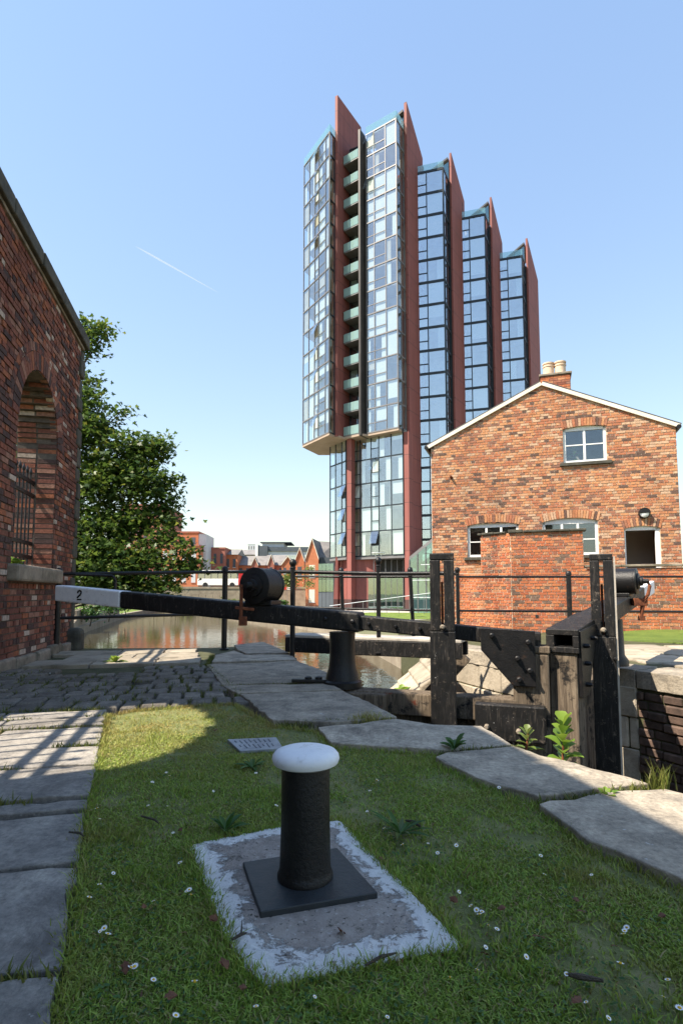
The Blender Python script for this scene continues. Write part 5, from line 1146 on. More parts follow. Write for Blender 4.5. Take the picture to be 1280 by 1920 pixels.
# ------------------------------------------------------------------ the glass tower
tower = thing('apartment_tower', (4, 75, LAND), 'tall glass apartment tower with stepped dark red fin walls', 'tower block')
def linex(P0, d, px, z=20.0):
    # distance along a plan line (from P0, direction d) sighted at bearing px
    best = None; lo, hi = -12.0, 14.0
    f = lambda t: (640 + FPX * (P0[0] + d[0] * t) / ((P0[1] + d[1] * t) * math.cos(TILT) + (z - EYE.z) * math.sin(TILT))) - px
    for _ in range(60):
        mid = (lo + hi) / 2
        if (f(lo) < 0) == (f(mid) < 0): lo = mid
        else: hi = mid
    return (lo + hi) / 2
prng = random.Random(5)
def glass_bay(P0, P1, zlist, fr, trans, fmat, gmat, nrm, depth=2.6, blind_p=0.6, openers=(), fw=0.09, band=0.16, open_p=0.0, name='glass_bay', interior=True, ddir=None):
    P0, P1 = Vector((P0[0], P0[1], 0)), Vector((P1[0], P1[1], 0)); e = P1 - P0; L = e.length; e.normalize(); nr = Vector((nrm[0], nrm[1], 0)).normalized()
    z0, z1 = zlist[0], zlist[-1]; fh = zlist[1] - zlist[0]; m = MB(); xs = [f * L for f in fr]
    for z in zlist: m.obox(P0 + Vector((0, 0, z - band / 2)) + nr * 0.05, e * L, -nr * 0.2, (0, 0, band))
    for i, x in enumerate(xs):
        w = fw if 0 < i < len(xs) - 1 else fw * 1.2
        x0 = x - w / 2 if 0 < i < len(xs) - 1 else (x if i == 0 else x - w)
        m.obox(P0 + e * x0 + Vector((0, 0, z0)) + nr * 0.035, e * w, -nr * 0.16, (0, 0, z1 - z0))
    for i, tr in enumerate(trans):
        if tr:
            for z in zlist[:-1]: m.obox(P0 + e * xs[i] + Vector((0, 0, z + fh * tr - fw / 2)) + nr * 0.02, e * (xs[i + 1] - xs[i]), -nr * 0.12, (0, 0, fw))
    bay = m.build(name, fmat, tower)
    # panes: one mesh per kind of cell, copied up the storeys
    for i in range(len(xs) - 1):
        cells = [(0, 1)] if not trans[i] else [(0, trans[i]), (trans[i], 1)]
        for (f0, f1) in cells:
            za, zb = z0 + fh * f0 + 0.06, z0 + fh * f1 - 0.06; xa, xb = xs[i] + fw / 2, xs[i + 1] - fw / 2
            tl = [MB().obox(P0 + e * xa + Vector((0, 0, za)) - nr * 0.02, e * (xb - xa), -nr * 0.02, (0, 0, zb - za)).mesh('pane', gmat)]
            for a_ in (0.006, -0.008):   # slightly out of true, as fitted glass is
                tl.append(MB().slab([P0 + e * xa + Vector((0, 0, za)) - nr * (0.02 + a_), P0 + e * xb + Vector((0, 0, za)) - nr * (0.02 - a_), P0 + e * xb + Vector((0, 0, zb)) - nr * (0.02 - a_ * 1.6), P0 + e * xa + Vector((0, 0, zb)) - nr * (0.02 + a_ * 0.4)], -nr * 0.02).mesh('pane', gmat))
            hinge = None
            if i in openers and f1 == 1 and open_p > 0:
                d = Vector((0, 0, -1)) * math.cos(R(22)) + nr * math.sin(R(22)); h = (zb - za); tp = P0 + e * xa + Vector((0, 0, zb)) + nr * 0.03
                mm = MB().slab([tp, tp + e * (xb - xa), tp + e * (xb - xa) + d * h, tp + d * h], (nr * math.cos(R(22)) + Vector((0, 0, 1)) * math.sin(R(22))) * 0.05); hinge = mm.mesh('open_window', gmat)
            bl = {}
            for k, z in enumerate(zlist[:-1]):
                op = hinge is not None and prng.random() < open_p
                o = bpy.data.objects.new('open_window' if op else 'pane', hinge if op else prng.choice(tl)); COL.objects.link(o); o.location = (0, 0, z - z0); adopt(o, bay)
                if interior and (f1 == 1):
                    r = prng.random()
                    if r < blind_p:
                        full = prng.choice((1.0, 1.0, 1.0, 0.75, 0.55, 0.35)); half_ = prng.choice((0, 0, 0, 1, 2)); key = (full, half_)
                        if key not in bl:
                            xm = (xa + xb) / 2; a1, b1 = (xa, xb) if half_ == 0 else ((xa, xa + (xb - xa) * 0.4) if half_ == 1 else (xb - (xb - xa) * 0.45, xb))
                            zb2 = z0 + fh - 0.12; zl = zb2 - (fh - 0.2) * (full if half_ == 0 else 1)
                            bl[key] = MB().obox(P0 + e * a1 + Vector((0, 0, zl)) - nr * 0.16, e * (b1 - a1), -nr * 0.015, (0, 0, zb2 - zl)).mesh('blind', 'blind_white' if prng.random() < 0.85 else 'curtain')
                        o = bpy.data.objects.new('blind', bl[key]); COL.objects.link(o); o.location = (0, 0, z - z0); adopt(o, bay)
    if interior:
        dd = Vector((ddir[0], ddir[1], 0)).normalized() if ddir else -nr
        fl = MB().obox(P0 + e * 0.15 + Vector((0, 0, z0 - 0.14)) + dd * 0.3, e * (L - 0.3), dd * depth, (0, 0, 0.24)).mesh('floor_slab', 'interior')
        for z in zlist:
            o = bpy.data.objects.new('floor_slab', fl); COL.objects.link(o); o.location = (0, 0, z - z0); adopt(o, bay)
        MB().obox(P0 + e * 0.1 + Vector((0, 0, z0)) + dd * (depth + 0.32), e * (L - 0.2), dd * 0.2, (0, 0, z1 - z0)).build('back_wall', 'interior', bay)
    return bay
def fin(front, width, d, zpeak, zrear, L, w_e, name='fin_wall', zbot=LAND, slits=None):
    F = Vector((front[0], front[1], 0)); d = Vector((d[0], d[1], 0)).normalized(); we = Vector((w_e[0], w_e[1], 0)).normalized() * width
    pts = [F + Vector((0, 0, zbot)), F + d * L + Vector((0, 0, zbot)), F + d * L + Vector((0, 0, zrear)), F + Vector((0, 0, zpeak))]
    o = MB().slab(pts, we).build(name, 'red_panel', tower, bevel=0.03, seg=1)
    if slits:
        t0, zs = slits
        for z in zs: MB().obox(F + we + d * t0 + we.normalized() * -0.02 + Vector((0, 0, z)), d * 0.16, we.normalized() * 0.04, (0, 0, 1.9)).build('slit_window', 'navy_metal', o)
    return o
FD = (0.54, 0.84); WE = (0.84, -0.54)
ztop2 = S(743, 222, 70.8).z; zbot2 = S(750, 801, 70.8).z; FH = (ztop2 - zbot2) / 13
zu = [zbot2 + FH * k for k in range(14)]
lowz = S(754, 1039, 71.2).z; fl5 = (zbot2 - lowz) / 5; zl = [lowz + fl5 * k for k in range(6)]
# left bay
Bp = Vector((-1.63, 73.0)); dA = Vector((-0.53, 0.848)); LA = linex(Bp, dA, 568.5, 45); Ap = Bp + dA * LA; nA = Vector((-0.848, -0.53))
sd = Vector((0.525, 0.851)); Cp = Bp + sd * 1.35
glass_bay(Ap, Bp, zu, [0, 0.23, 0.45, 0.60, 0.85, 1], [0, 0, 0.42, 0.42, 0], 'grey_metal', 'tower_glass', nA, blind_p=0.8, openers=(2,), open_p=0.6, ddir=(0.525, 0.851))
glass_bay(Bp, Cp, zu, [0, 1], [0], 'navy_metal', 'tower_glass', (0.851, -0.525), interior=False)
# balcony stack and its dark edge post
f1 = Vector((-0.92, 74.15)); fz1 = S(629, 180, 74.1).z
fin(f1, 0.46, FD, fz1, S(681, 241, 79.6).z, 6.5, WE, zbot=zbot2 - 0.3)
g0 = Vector((0.35, 75.0)); g1 = Vector((2.32, 73.5)); ge = (g1 - g0).normalized(); gn = Vector((ge.y, -ge.x)); gn = gn if gn.y < 0 else -gn
fin((2.3, 73.2), 0.34, FD, zu[13] + 0.5, zu[13] + 0.4, 2.2, WE, 'edge_post', zbot=zu[0] - 0.4).data.materials[0] = MATS['dark_cladding']
rec = glass_bay(g0 + Vector(FD) * 1.5, g1 + Vector(FD) * 1.9, zu, [0, 0.5, 1], [0, 0], 'navy_metal', 'window_glass', gn, depth=1.5, blind_p=0.4, name='balcony_glazing')
for k in range(13):
    z = zu[k]
    G0, G1 = Vector((*g0, z)), Vector((*g1, z)); fd3 = Vector((FD[0], FD[1], 0)) * 1.7
    b = MB().slab([G0 + Vector((0, 0, -0.12)), G1 + Vector((0, 0, -0.12)), G1 + fd3 + Vector((0, 0, -0.12)), G0 + fd3 + Vector((0, 0, -0.12))], (0, 0, 0.22)).build('balcony', 'grey_metal', tower)
    g3 = Vector((gn.x, gn.y, 0)); MB().obox(G0 + g3 * 0.06 + Vector((0, 0, 0.06)), (G1 - G0), -g3 * 0.03, (0, 0, 1.15)).build('balustrade', 'balustrade_glass', b)
    MB().obox(G0 + g3 * 0.05 - Vector((ge.x, ge.y, 0)) * 0.03 + Vector((0, 0, 0.06)), Vector((ge.x, ge.y, 0)) * 0.03, fd3 * 0.8, (0, 0, 1.15)).build('balustrade', 'balustrade_glass', b)
# right bay
P2 = Vector((7.36, 70.8)); d2_ = Vector((-0.817, 0.577)); L2 = linex(P2, d2_, 686, 50); Q2 = P2 + d2_ * L2; n2 = Vector((-0.577, -0.817))
glass_bay(Q2, P2, zu, [0, 0.27, 0.64, 1], [0.38, 0.38, 0], 'grey_metal', 'tower_glass', n2, blind_p=0.85, openers=(0,), open_p=0.25, ddir=(0.525, 0.851))
R2 = P2 + sd * 2.3
glass_bay(P2, R2, zu, [0, 0.5, 1], [0, 0], 'grey_metal', 'tower_glass', (0.851, -0.525), interior=False)
f2 = Vector((R2.x + 0.1, R2.y)); fin(f2, 0.42, FD, S(762, 193, 72.8).z, S(793, 298, 77).z, 5.2, WE, slits=(4.3, [zl[0] + FH * k + 0.5 for k in range(17)]))
# soffit under the oversailing storeys
MB().slab([Vector((p[0], p[1], zu[0] - 0.38)) for p in (Ap, Bp, Cp, (-0.5, 74.0), g0, g1, (2.5, 73.2), Q2, P2, R2, (9.9, 76), (0, 84), (-3.5, 84))], (0, 0, 0.28)).build('soffit', 'soffit', tower)
# lower storeys
P3 = Vector((8.02, 71.6)); L3 = linex(P3, d2_, 661, 12)
fr = [1 - linex(P3, d2_, px, 12) / L3 for px in (661, 675, 695.5, 710, 733.5)] + [1]; fr[0] = 0
glass_bay(P3 + d2_ * L3, P3, zl, fr, [0.42, 0, 0.42, 0, 0], 'navy_metal', 'tower_glass', n2, blind_p=0.7, openers=(0, 2), open_p=0.4)
Pl = Vector((0.62, 75.6)); Ll = linex(Pl, dA, 618, 12)
glass_bay(Pl + dA * Ll, Pl, zl, [0, 0.36, 0.74, 1], [0, 0, 0.45], 'navy_metal', 'blue_glass', nA, blind_p=0.4, openers=(2,), open_p=0.35)
fin((0.72, 75.15), 0.72, FD, zu[0] - 0.39, zu[0] - 0.39, 1.0, WE, 'column')
MB().slab([Vector((p[0], p[1], lowz - 0.42)) for p in (P3 + d2_ * L3, P3, P3 + sd * 3, (5, 82), (-1, 84), Pl + dA * Ll, Pl)], (0, 0, 0.3)).build('soffit', 'grey_metal', tower)
# ground floor: red walls, glazed lobby, slanted column
def wall_px(px0, px1, Y0, Y1, z0, z1, mat, name, th=0.4):
    a, b = S(px0, 1120, Y0), S(px1, 1120, Y1); a.z = z0; b.z = z0; e = b - a; nn = Vector((-e.y, e.x, 0)).normalized() * th
    return MB().obox(a, e, nn, (0, 0, z1 - z0)).build(name, mat, tower)
wall_px(661, 706, 76.2, 75.3, LAND, lowz - 0.43, 'red_panel', 'lobby_wall'); wall_px(633, 650, 79.5, 77, LAND, lowz - 0.43, 'red_panel', 'lobby_wall')
MB().slab([S(624, 1147, 77.5), S(633, 1147, 77.5), S(633.5, 1044, 77.5), S(629, 1044, 77.5)], (0.3, 0.9, 0)).build('slanted_column', 'red_panel', tower)
lob = wall_px(706, 756, 78.2, 76.0, LAND, lowz - 0.43, 'dark_cladding', 'lobby_back', 0.2)
for k in range(6):
    a = S(690 + 11 * k, 1120, 74.9 - 0.25 * k); b = S(700 + 11 * k, 1120, 74.7 - 0.25 * k); a.z = b.z = LAND
    MB().obox(a, b - a, (0.02, 0.04, 0), (0, 0, 4.4)).build('lobby_pane', 'rail_glass', tower)
    MB().obox(b, (0.1, 0, 0), (0.02, 0.06, 0), (0, 0, 6.9)).build('lobby_mullion', 'grey_metal', tower)
fin((P3.x + 0.05, P3.y + 0.05), 0.75, FD, zu[0] - 0.4, zu[0] - 0.4, 1.2, WE, 'column')
# stepped bays
fr_b = [0, 0.37, 1]; dF = Vector((-0.955, 0.295)); nF = Vector((-0.295, -0.955)); sdB = Vector((0.44, 0.898))
for (cx, cy, pxl, pyt, pxf, pyp, pxr, pyr) in ((14.3, 74.3, 781, 315, 846, 287, 869, 379), (21.3, 78.9, 862, 402, 920, 370, 937, 457), (28.1, 83.2, 934, 480, 986, 447, 998, 520)):
    C_ = Vector((cx, cy)); zt_ = S(640, pyt, cy).z; nfl = int((zt_ - 3) / FH); z0 = zt_ - nfl * FH; zz = [z0 + FH * k for k in range(nfl + 1)]
    Lb = linex(C_, dF, pxl, 54); D_ = C_ + dF * Lb
    glass_bay(D_, C_, zz, fr_b, [0.42, 0], 'navy_metal', 'blue_glass', nF, blind_p=0.6, fw=0.14, band=0.34, depth=2.2, ddir=(0.44, 0.898))
    E_ = C_ + sdB * 2.6
    glass_bay(C_, E_, zz, [0, 0.5, 1], [0, 0], 'navy_metal', 'blue_glass', (0.898, -0.44), interior=False, fw=0.12, band=0.3)
    f_ = E_ + Vector((0.2, 0.02)); Lf = 5.2
    zp = S(pxf, pyp, f_.y).z; rr = Vector(f_) + Vector(FD) * Lf; zr2 = S(pxr, pyr, rr.y).z
    fin(f_, 0.3, FD, zp, zr2, Lf if cx < 27 else 6.5, WE, slits=(4.2, [z + 0.5 for z in zz[:-1]]) if cx < 27 else None)
    # set-back roof room under a mono-pitch roof
    q0 = D_ + Vector(FD) * 1.6; q1 = E_ - Vector((0.05, 0)); a3 = Vector((*q0, zt_ + 0.3)); b3 = Vector((*q1, zp - 0.9))
    MB().slab([a3, b3, b3 + Vector((2.2, 3.4, -0.6)), a3 + Vector((2.2, 3.4, 0))], (0, 0, 0.28)).build('roof_slope', 'grey_metal', tower)
    MB().slab([Vector((*q0, zt_ + 0.1)) + Vector((0.3, 0.4, 0)), Vector((*q1, zt_ + 0.1)) + Vector((0.2, 0.4, 0)), b3 + Vector((0.2, 0.4, -0.02)), a3 + Vector((0.3, 0.4, -0.02))], (0.02, 0.05, 0)).build('roof_glazing', 'rail_glass', tower)
    MB().slab([Vector((*D_, zt_ + 0.05)), Vector((*C_, zt_ + 0.05)), Vector((*C_, zt_ + 1.1)), Vector((*D_, zt_ + 1.1))], (0.015, 0.03, 0)).build('roof_balustrade', 'roof_glass', tower)
    MB().prism([tuple(D_ + Vector(FD) * 0.35), tuple(C_ + Vector((0, 0.4))), tuple(E_), tuple(E_ + Vector(FD) * 3), tuple(D_ + Vector(FD) * 5)], zt_ - 0.1, zt_ + 0.03).build('roof_deck', 'dark_cladding', tower)
    MB().prism([tuple(D_ + Vector(FD) * 3.1), tuple(C_ + Vector(FD) * 3.0), tuple(E_ + Vector(FD) * 4.9), tuple(D_ + Vector(FD) * 6.5)], LAND, zt_ - 0.2).build('core', 'dark_cladding', tower)
# roofs of the two tall bays
for (l0, l1, l2, zp_, pk) in ((Q2, P2, R2, zu[13], S(762, 193, 72.8).z - 1.2), (Ap, Bp, Cp, zu[13], None)):
    MB().slab([Vector((*l0, zp_ + 0.05)), Vector((*l1, zp_ + 0.05)), Vector((*l1, zp_ + 1.2)), Vector((*l0, zp_ + 1.2))], (0.015, 0.03, 0)).build('roof_balustrade', 'roof_glass', tower)
    MB().slab([Vector((*l1, zp_ + 0.05)), Vector((*l2, zp_ + 0.05)), Vector((*l2, zp_ + 1.2)), Vector((*l1, zp_ + 1.2))], (0.03, -0.015, 0)).build('roof_balustrade', 'roof_glass', tower)
    MB().prism([tuple(Vector(l0) + Vector((0.2, 0.3))), tuple(Vector(l1) + Vector((0, 0.4))), tuple(l2), tuple(Vector(l2) + Vector((2, 3.4))), tuple(Vector(l0) + Vector((3.2, 5)))], zp_ - 0.1, zp_ + 0.03).build('roof_deck', 'dark_cladding', tower)
    if pk:
        a3 = Vector((*(Q2 + Vector(FD) * 1.4), zp_ + 0.4)); b3 = Vector((*(R2 + Vector((-0.05, 0.1))), pk))
        MB().slab([a3, b3, b3 + Vector((2.4, 3.7, -2.4)), a3 + Vector((2.4, 3.7, 0))], (0, 0, 0.35)).build('roof_slope', 'dark_cladding', tower)
        MB().slab([Vector((a3.x, a3.y, zp_ + 0.1)) + Vector((0.3, 0.5, 0)), Vector((b3.x, b3.y, zp_ + 0.1)) + Vector((0.1, 0.4, 0)), b3 + Vector((0.1, 0.4, -0.02)), a3 + Vector((0.3, 0.5, -0.02))], (0.02, 0.05, 0)).build('roof_glazing', 'rail_glass', tower)
MB().prism([(-1.0, 81.5), (1.2, 79.6), (5.0, 76.5), (10.1, 75.6), (12.3, 79), (4, 88), (0, 88)], LAND, zu[13] - 0.4).build('core', 'dark_cladding', tower)
# low glazed atrium leaning on the tower, half hidden by the cottage
at_ = thing('glass_atrium', (9, 64, LAND), 'low glass atrium with a sloping grey roof between tower and cottage', 'building')
ar = [S(767, 1044, 66), S(860, 968, 63)]; ar2 = [S(767, 1050, 66), S(860, 975, 63)]
MB().slab([ar2[0], ar2[1], ar[1], ar[0]], (1.0, 6.0, 0)).build('roof', 'grey_metal', at_)
for k in range(6):
    f0, f1_ = k / 6, (k + 1) / 6; a, b = ar2[0].lerp(ar2[1], f0), ar2[0].lerp(ar2[1], f1_)
    MB().slab([Vector((a.x, a.y, LAND)), Vector((b.x, b.y, LAND)), b, a], (0.02, 0.05, 0)).build('pane', 'rail_glass', at_)
    MB().beam((a.x, a.y - 0.05, LAND), (a.x, a.y - 0.05, a.z), 0.09, 0.12, (1, 0, 0)).build('mullion', 'grey_metal', at_)
for zz_ in (0.4, 2.4, 4.2):
    a = Vector((ar2[0].x, ar2[0].y - 0.06, zz_)); b = Vector((ar2[1].x, ar2[1].y - 0.06, zz_))
    if zz_ > 2.9: a = a.lerp(b, 0.18 * (zz_ - 2.9))
    MB().beam(a, b, 0.08, 0.08).build('transom', 'pale_panel', at_)
MB().prism([(ar[0].x + 1, 70), (ar[1].x + 1, 67), (ar[1].x + 2, 74), (ar[0].x + 1, 75)], LAND, 4.0).build('back_wall', 'dark_panel', at_)

# handrail in front of the lobby and the Y-headed lamp
hr = thing('terrace_handrail', (2, 68, LAND), 'pale steel handrail on glass panels in front of the tower', 'railing')
a, b = S(618, 1136, 66), S(806, 1112, 60); 
MB().tube([a, b], 0.035, 8).build('handrail', 'pale_panel', hr, smooth=True)
for k in range(9):
    p = a.lerp(b, k / 8.5); MB().tube([(p.x, p.y, LAND), p], 0.03, 6).build('post', 'grey_metal', hr, smooth=True)
lm = thing('street_lamp', (S(709, 1140, 52).x, 52, LAND), 'pale street lamp with a Y shaped head in front of the tower', 'street lamp')
q = S(709, 1053, 52); MB().tube([(q.x, q.y, LAND), q], 0.06, 10).build('pole', 'pale_panel', lm, smooth=True)
for sx_ in (-1, 1): MB().tube([q, q + Vector((0.35 * sx_, 0, 0.75))], 0.035, 8).build('arm', 'pale_panel', lm, smooth=True)
MB().lathe([(0.1, 0), (0.62, 0.03), (0.62, 0.09), (0.1, 0.12)], q + Vector((0, 0, 0.74)), 20).build('lamp_head', 'pale_panel', lm, smooth=True)

# ------------------------------------------------------------------ far side: bridge, houses, offices
road = 1.9
rb = thing('road_bridge', (-18, 97, LAND), 'low stone road bridge crossing beyond the canal basin', 'bridge')
MB().box(-46, -1.5, 97, 112, LAND - 1, road - 0.25).build('bridge_wall', 'far_wall', rb)
MB().box(-46, -1.5, 96.9, 97.2, road - 0.249, road + 0.1).build('parapet', 'far_wall', rb)
def house(name, label, x0, x1, Y, dep, z0, zeave, mat, ridge=None, gables=0, rows=2, cols=3, yaw=0, roofmat='far_slate', cat='house', winmat='dark_panel', flat=False, group=None, trim='pale_panel'):
    e = Vector((math.cos(yaw), math.sin(yaw), 0)); d = Vector((-math.sin(yaw), math.cos(yaw), 0)); O = Vector((x0, Y, z0)); w = (x1 - x0) / max(0.3, math.cos(yaw)); h = zeave - z0
    t = thing(name, tuple(O), label, cat, group)
    MB().obox(O, e * w, d * dep, (0, 0, h)).build('wall', mat, t)
    cw = w / cols; rh = h / rows
    for i in range(cols):
        for j in range(rows):
            a = O + e * (cw * (i + 0.28)) + Vector((0, 0, rh * (j + 0.25))) - d * 0.03
            wd = MB().obox(a, e * cw * 0.44, d * 0.1, (0, 0, rh * 0.5)).build('window', winmat, t)
            MB().obox(a - e * 0.05 + Vector((0, 0, -0.12)) - d * 0.06, e * (cw * 0.44 + 0.1), d * 0.12, (0, 0, 0.11)).build('sill', trim, wd)
    if flat: MB().obox(O - e * 0.15 - d * 0.15 + Vector((0, 0, h)), e * (w + 0.3), d * (dep + 0.3), (0, 0, 0.3)).build('roof', trim, t)
    elif ridge:
        if gables == 0:   # ridge parallel to the front
            q = [O + Vector((0, 0, h)) - d * 0.3, O + Vector((0, 0, h + ridge)) + d * dep / 2, O + d * (dep + 0.3) + Vector((0, 0, h))]
            MB().slab([p - e * 0.15 for p in q], e * (w + 0.3)).build('roof', roofmat, t)
        else:
            gw = w / gables
            for g in range(gables):
                a = O + e * gw * g + Vector((0, 0, h)); m_ = a + e * gw / 2 + Vector((0, 0, ridge)); b = a + e * gw
                MB().slab([a + e * 0.01, b - e * 0.01, m_], d * 0.3).build('gable', mat, t)
                for p, q in ((a, m_), (b, m_)):
                    o_ = (m_ - p).normalized() * -0.2; MB().slab([p + o_ - d * 0.12, q - d * 0.12, q + Vector((0, 0, 0.16)) - d * 0.12, p + o_ + Vector((0, 0, 0.16)) - d * 0.12], d * (dep * 0.75)).build('roof_slope', roofmat, t)
                    MB().slab([p + o_ - d * 0.2, q - d * 0.2, q + Vector((0, 0, 0.3)) - d * 0.2, p + o_ + Vector((0, 0, 0.3)) - d * 0.2], d * 0.075).build('verge', 'barge_paint', t)
    return t
X = lambda px, Y: (px - 640) / FPX * Y
Zp = lambda py, Y: S(640, py, Y).z
house('apartment_block', 'red apartment block behind the sycamore, tallest of the stepped blocks', X(225, 116), X(303, 116), 116, 14, road, Zp(948, 116), 'red_brick', rows=4, cols=6, flat=True, cat='apartment block', trim='red_brick')
b_ = house('apartment_block', 'orange apartment block with a flat roof right of the sycamore', X(332, 112), X(371, 112), 112, 9, road, Zp(999, 112), 'orange_brick', rows=3, cols=2, flat=True, cat='apartment block', trim='red_brick')
MB().obox((X(371, 112) + 0.02, 112.1, road), (1.4, 0.6, 0), (-0.3, 8, 0), (0, 0, Zp(1001, 112) - road)).build('side_wing', 'pale_panel', b_)
house('apartment_block', 'lower orange block with a long window band in front of the flat roofed one', X(300, 108), X(372, 108), 108, 3.5, road, Zp(1024, 108), 'orange_brick', rows=2, cols=4, flat=True, cat='apartment block', winmat='pale_panel', trim='red_brick')
house('brick_house', 'red brick house with pale windows left of the terrace', X(385, 118), X(421, 118), 118, 9, road, Zp(1029, 118), 'red_brick', rows=2, cols=3, flat=True, trim='red_brick')
house('brick_house', 'small orange brick house between the red house and the gabled terrace', X(421, 120), X(445, 120), 120, 9, road, Zp(1040, 120), 'orange_brick', ridge=1.5, rows=2, cols=2)
house('terraced_house', 'terraced house with two small gables and a slate roof left of the drum', X(445, 122), X(497, 122), 122, 8, road, Zp(1060, 122), 'orange_brick', ridge=2.3, rows=2, cols=4)
house('gabled_porch', 'pointed brick gable on the front of the slate roofed terrace', X(472, 121), X(484, 121), 120.6, 3, road, Zp(1060, 121), 'red_brick', ridge=1.6, gables=1, rows=2, cols=1)
house('terraced_house', 'terraced house with a slate roof right of the winding drum', X(497, 122), X(532, 122), 122.2, 8, road, Zp(1060, 122), 'red_brick', ridge=2.5, rows=2, cols=3)
house('gabled_porch', 'second pointed brick gable on the terrace near the drum', X(503, 121), X(514, 121), 120.6, 3, road, Zp(1058, 121), 'red_brick', ridge=1.9, gables=1, rows=2, cols=1)
house('gabled_house', 'larger gabled brick house at the right end of the terrace', X(528, 119), X(551, 119), 119, 9, road, Zp(1059, 119), 'orange_brick', ridge=1.7, gables=1, rows=2, cols=2)
ob = house('office_block', 'long grey and white office building on the skyline', X(502, 210), X(580, 210), 210, 25, road, Zp(1027, 210), 'pale_panel', rows=4, cols=1, flat=True, cat='office building', winmat='pale_panel', trim='dark_panel')
MB().box(X(502, 210), X(577, 210), 209.6, 209.99, Zp(1034, 210), Zp(1028, 210)).build('window_band', 'dark_panel', ob); MB().box(X(502, 210), X(577, 210), 209.6, 209.99, Zp(1052, 210), Zp(1041, 210)).build('window_band', 'blue_glass', ob)
MB().box(X(484, 210), X(502, 210), 209, 220, road, Zp(1024, 210)).build('stair_tower', 'dark_panel', ob); MB().box(X(479, 210), X(484, 210), 208.8, 222, road, Zp(1021, 210)).build('end_wall', 'frame_paint', ob)
MB().box(X(490, 210), X(531, 210), 212, 225, Zp(1026.5, 210), Zp(1017, 210)).build('roof_plant', 'pale_panel', ob); MB().box(X(486, 210), X(545, 210), 211, 226, Zp(1017, 210), Zp(1015.5, 210)).build('roof_canopy', 'dark_panel', ob)
house('distant_tower', 'pale hazy tower block far away on the left of the offices', X(464, 420), X(478, 420), 420, 12, 0, Zp(1021, 420), 'pale_panel', rows=8, cols=3, flat=True, cat='tower block', winmat='grey_metal')
house('distant_shed', 'wide pale roofed shed on the skyline behind the terrace', X(430, 260), X(480, 260), 260, 20, 0, Zp(1040, 260), 'far_wall', ridge=3, rows=2, cols=6, cat='building')
ch_ = house('gabled_hall', 'tall pointed orange brick gable hall beside the tower', X(573, 88), X(597, 88), 88, 12, LAND, Zp(1048, 88), 'orange_brick', ridge=3.1, gables=1, rows=2, cols=1, yaw=-0.15, cat='hall', winmat='barge_paint')
MB().slab([S(597, 1046, 88), S(628, 1060, 90), S(628, 1018, 96), S(584, 1015, 94)], (0.05, 0.1, 0.12)).build('side_roof', 'far_slate', ch_)
for k in range(4):
    a, b = S(597 + 7 * k, 1100, 86.5 - k * 0.3), S(603.5 + 7 * k, 1100, 86.2 - k * 0.3)
    for za, zb in ((LAND, 1.0), (1.1, 3.0), (3.1, 5.4)):
        MB().obox((a.x, a.y, za), (b.x - a.x, b.y - a.y, 0), (0, 0.05, 0), (0, 0, zb - za)).build('annex_pane', 'dark_panel' if za < 0 else 'rail_glass', ch_)
MB().box(X(597, 88), X(628, 88), 88.3, 88.6, LAND, 6.5).build('annex_back', 'dark_panel', ch_)
house('small_gabled_hall', 'narrow brick gable with slate roof left of the tall pointed hall', X(553, 98), X(570, 98), 98, 10, LAND, Zp(1052, 98), 'orange_brick', ridge=2.2, gables=1, rows=2, cols=1, cat='hall')
# bus on the bridge
bus = thing('bus', (X(420, 99), 98.5, road), 'long white and red bus crossing the road bridge', 'bus')
bx0, bx1 = X(372, 99), X(458, 99)
MB().box(bx0, bx1 - 0.9, 98.5, 101, road + 0.35, road + 1.5).build('body', 'frame_paint', bus, bevel=0.06); MB().box(bx1 - 0.9, bx1, 98.5, 101, road + 0.35, road + 3.0).build('cab', 'red_paint', bus, bevel=0.12)
MB().box(bx0, bx1 - 0.91, 98.6, 100.9, road + 1.5, road + 2.5).build('body', 'grey_metal', bus); MB().box(bx0 - 0.05, bx1 - 0.91, 98.45, 101.05, road + 2.5, road + 3.0).build('roof', 'frame_paint', bus, bevel=0.06)
for k in range(6):
    x = bx0 + 0.15 + k * (bx1 - bx0 - 1.2) / 6; MB().box(x, x + (bx1 - bx0 - 1.2) / 6 - 0.12, 98.56, 98.6, road + 1.55, road + 2.45).build('window', 'blue_glass', bus)
for x in (bx0 + 1.4, bx1 - 2): MB().lathe([(0.45, 0), (0.45, 0.25)], (x, 98.45, road + 0.4), 18, (0, 1, 0)).build('wheel', 'rubber', bus, smooth=True)
hd = thing('red_hoarding', (X(532, 93), 93, LAND), 'low red and white hoarding between the drum and the railing post', 'hoarding')
for k in range(5):
    x = X(514, 93) + k * 0.72; MB().box(x, x + 0.68, 93, 93.08, 1.45, 2.3).build('panel', 'red_paint' if k % 3 else 'frame_paint', hd)
    MB().box(x, x + 0.06, 93.09, 93.15, LAND, 2.3).build('post', 'grey_metal', hd)
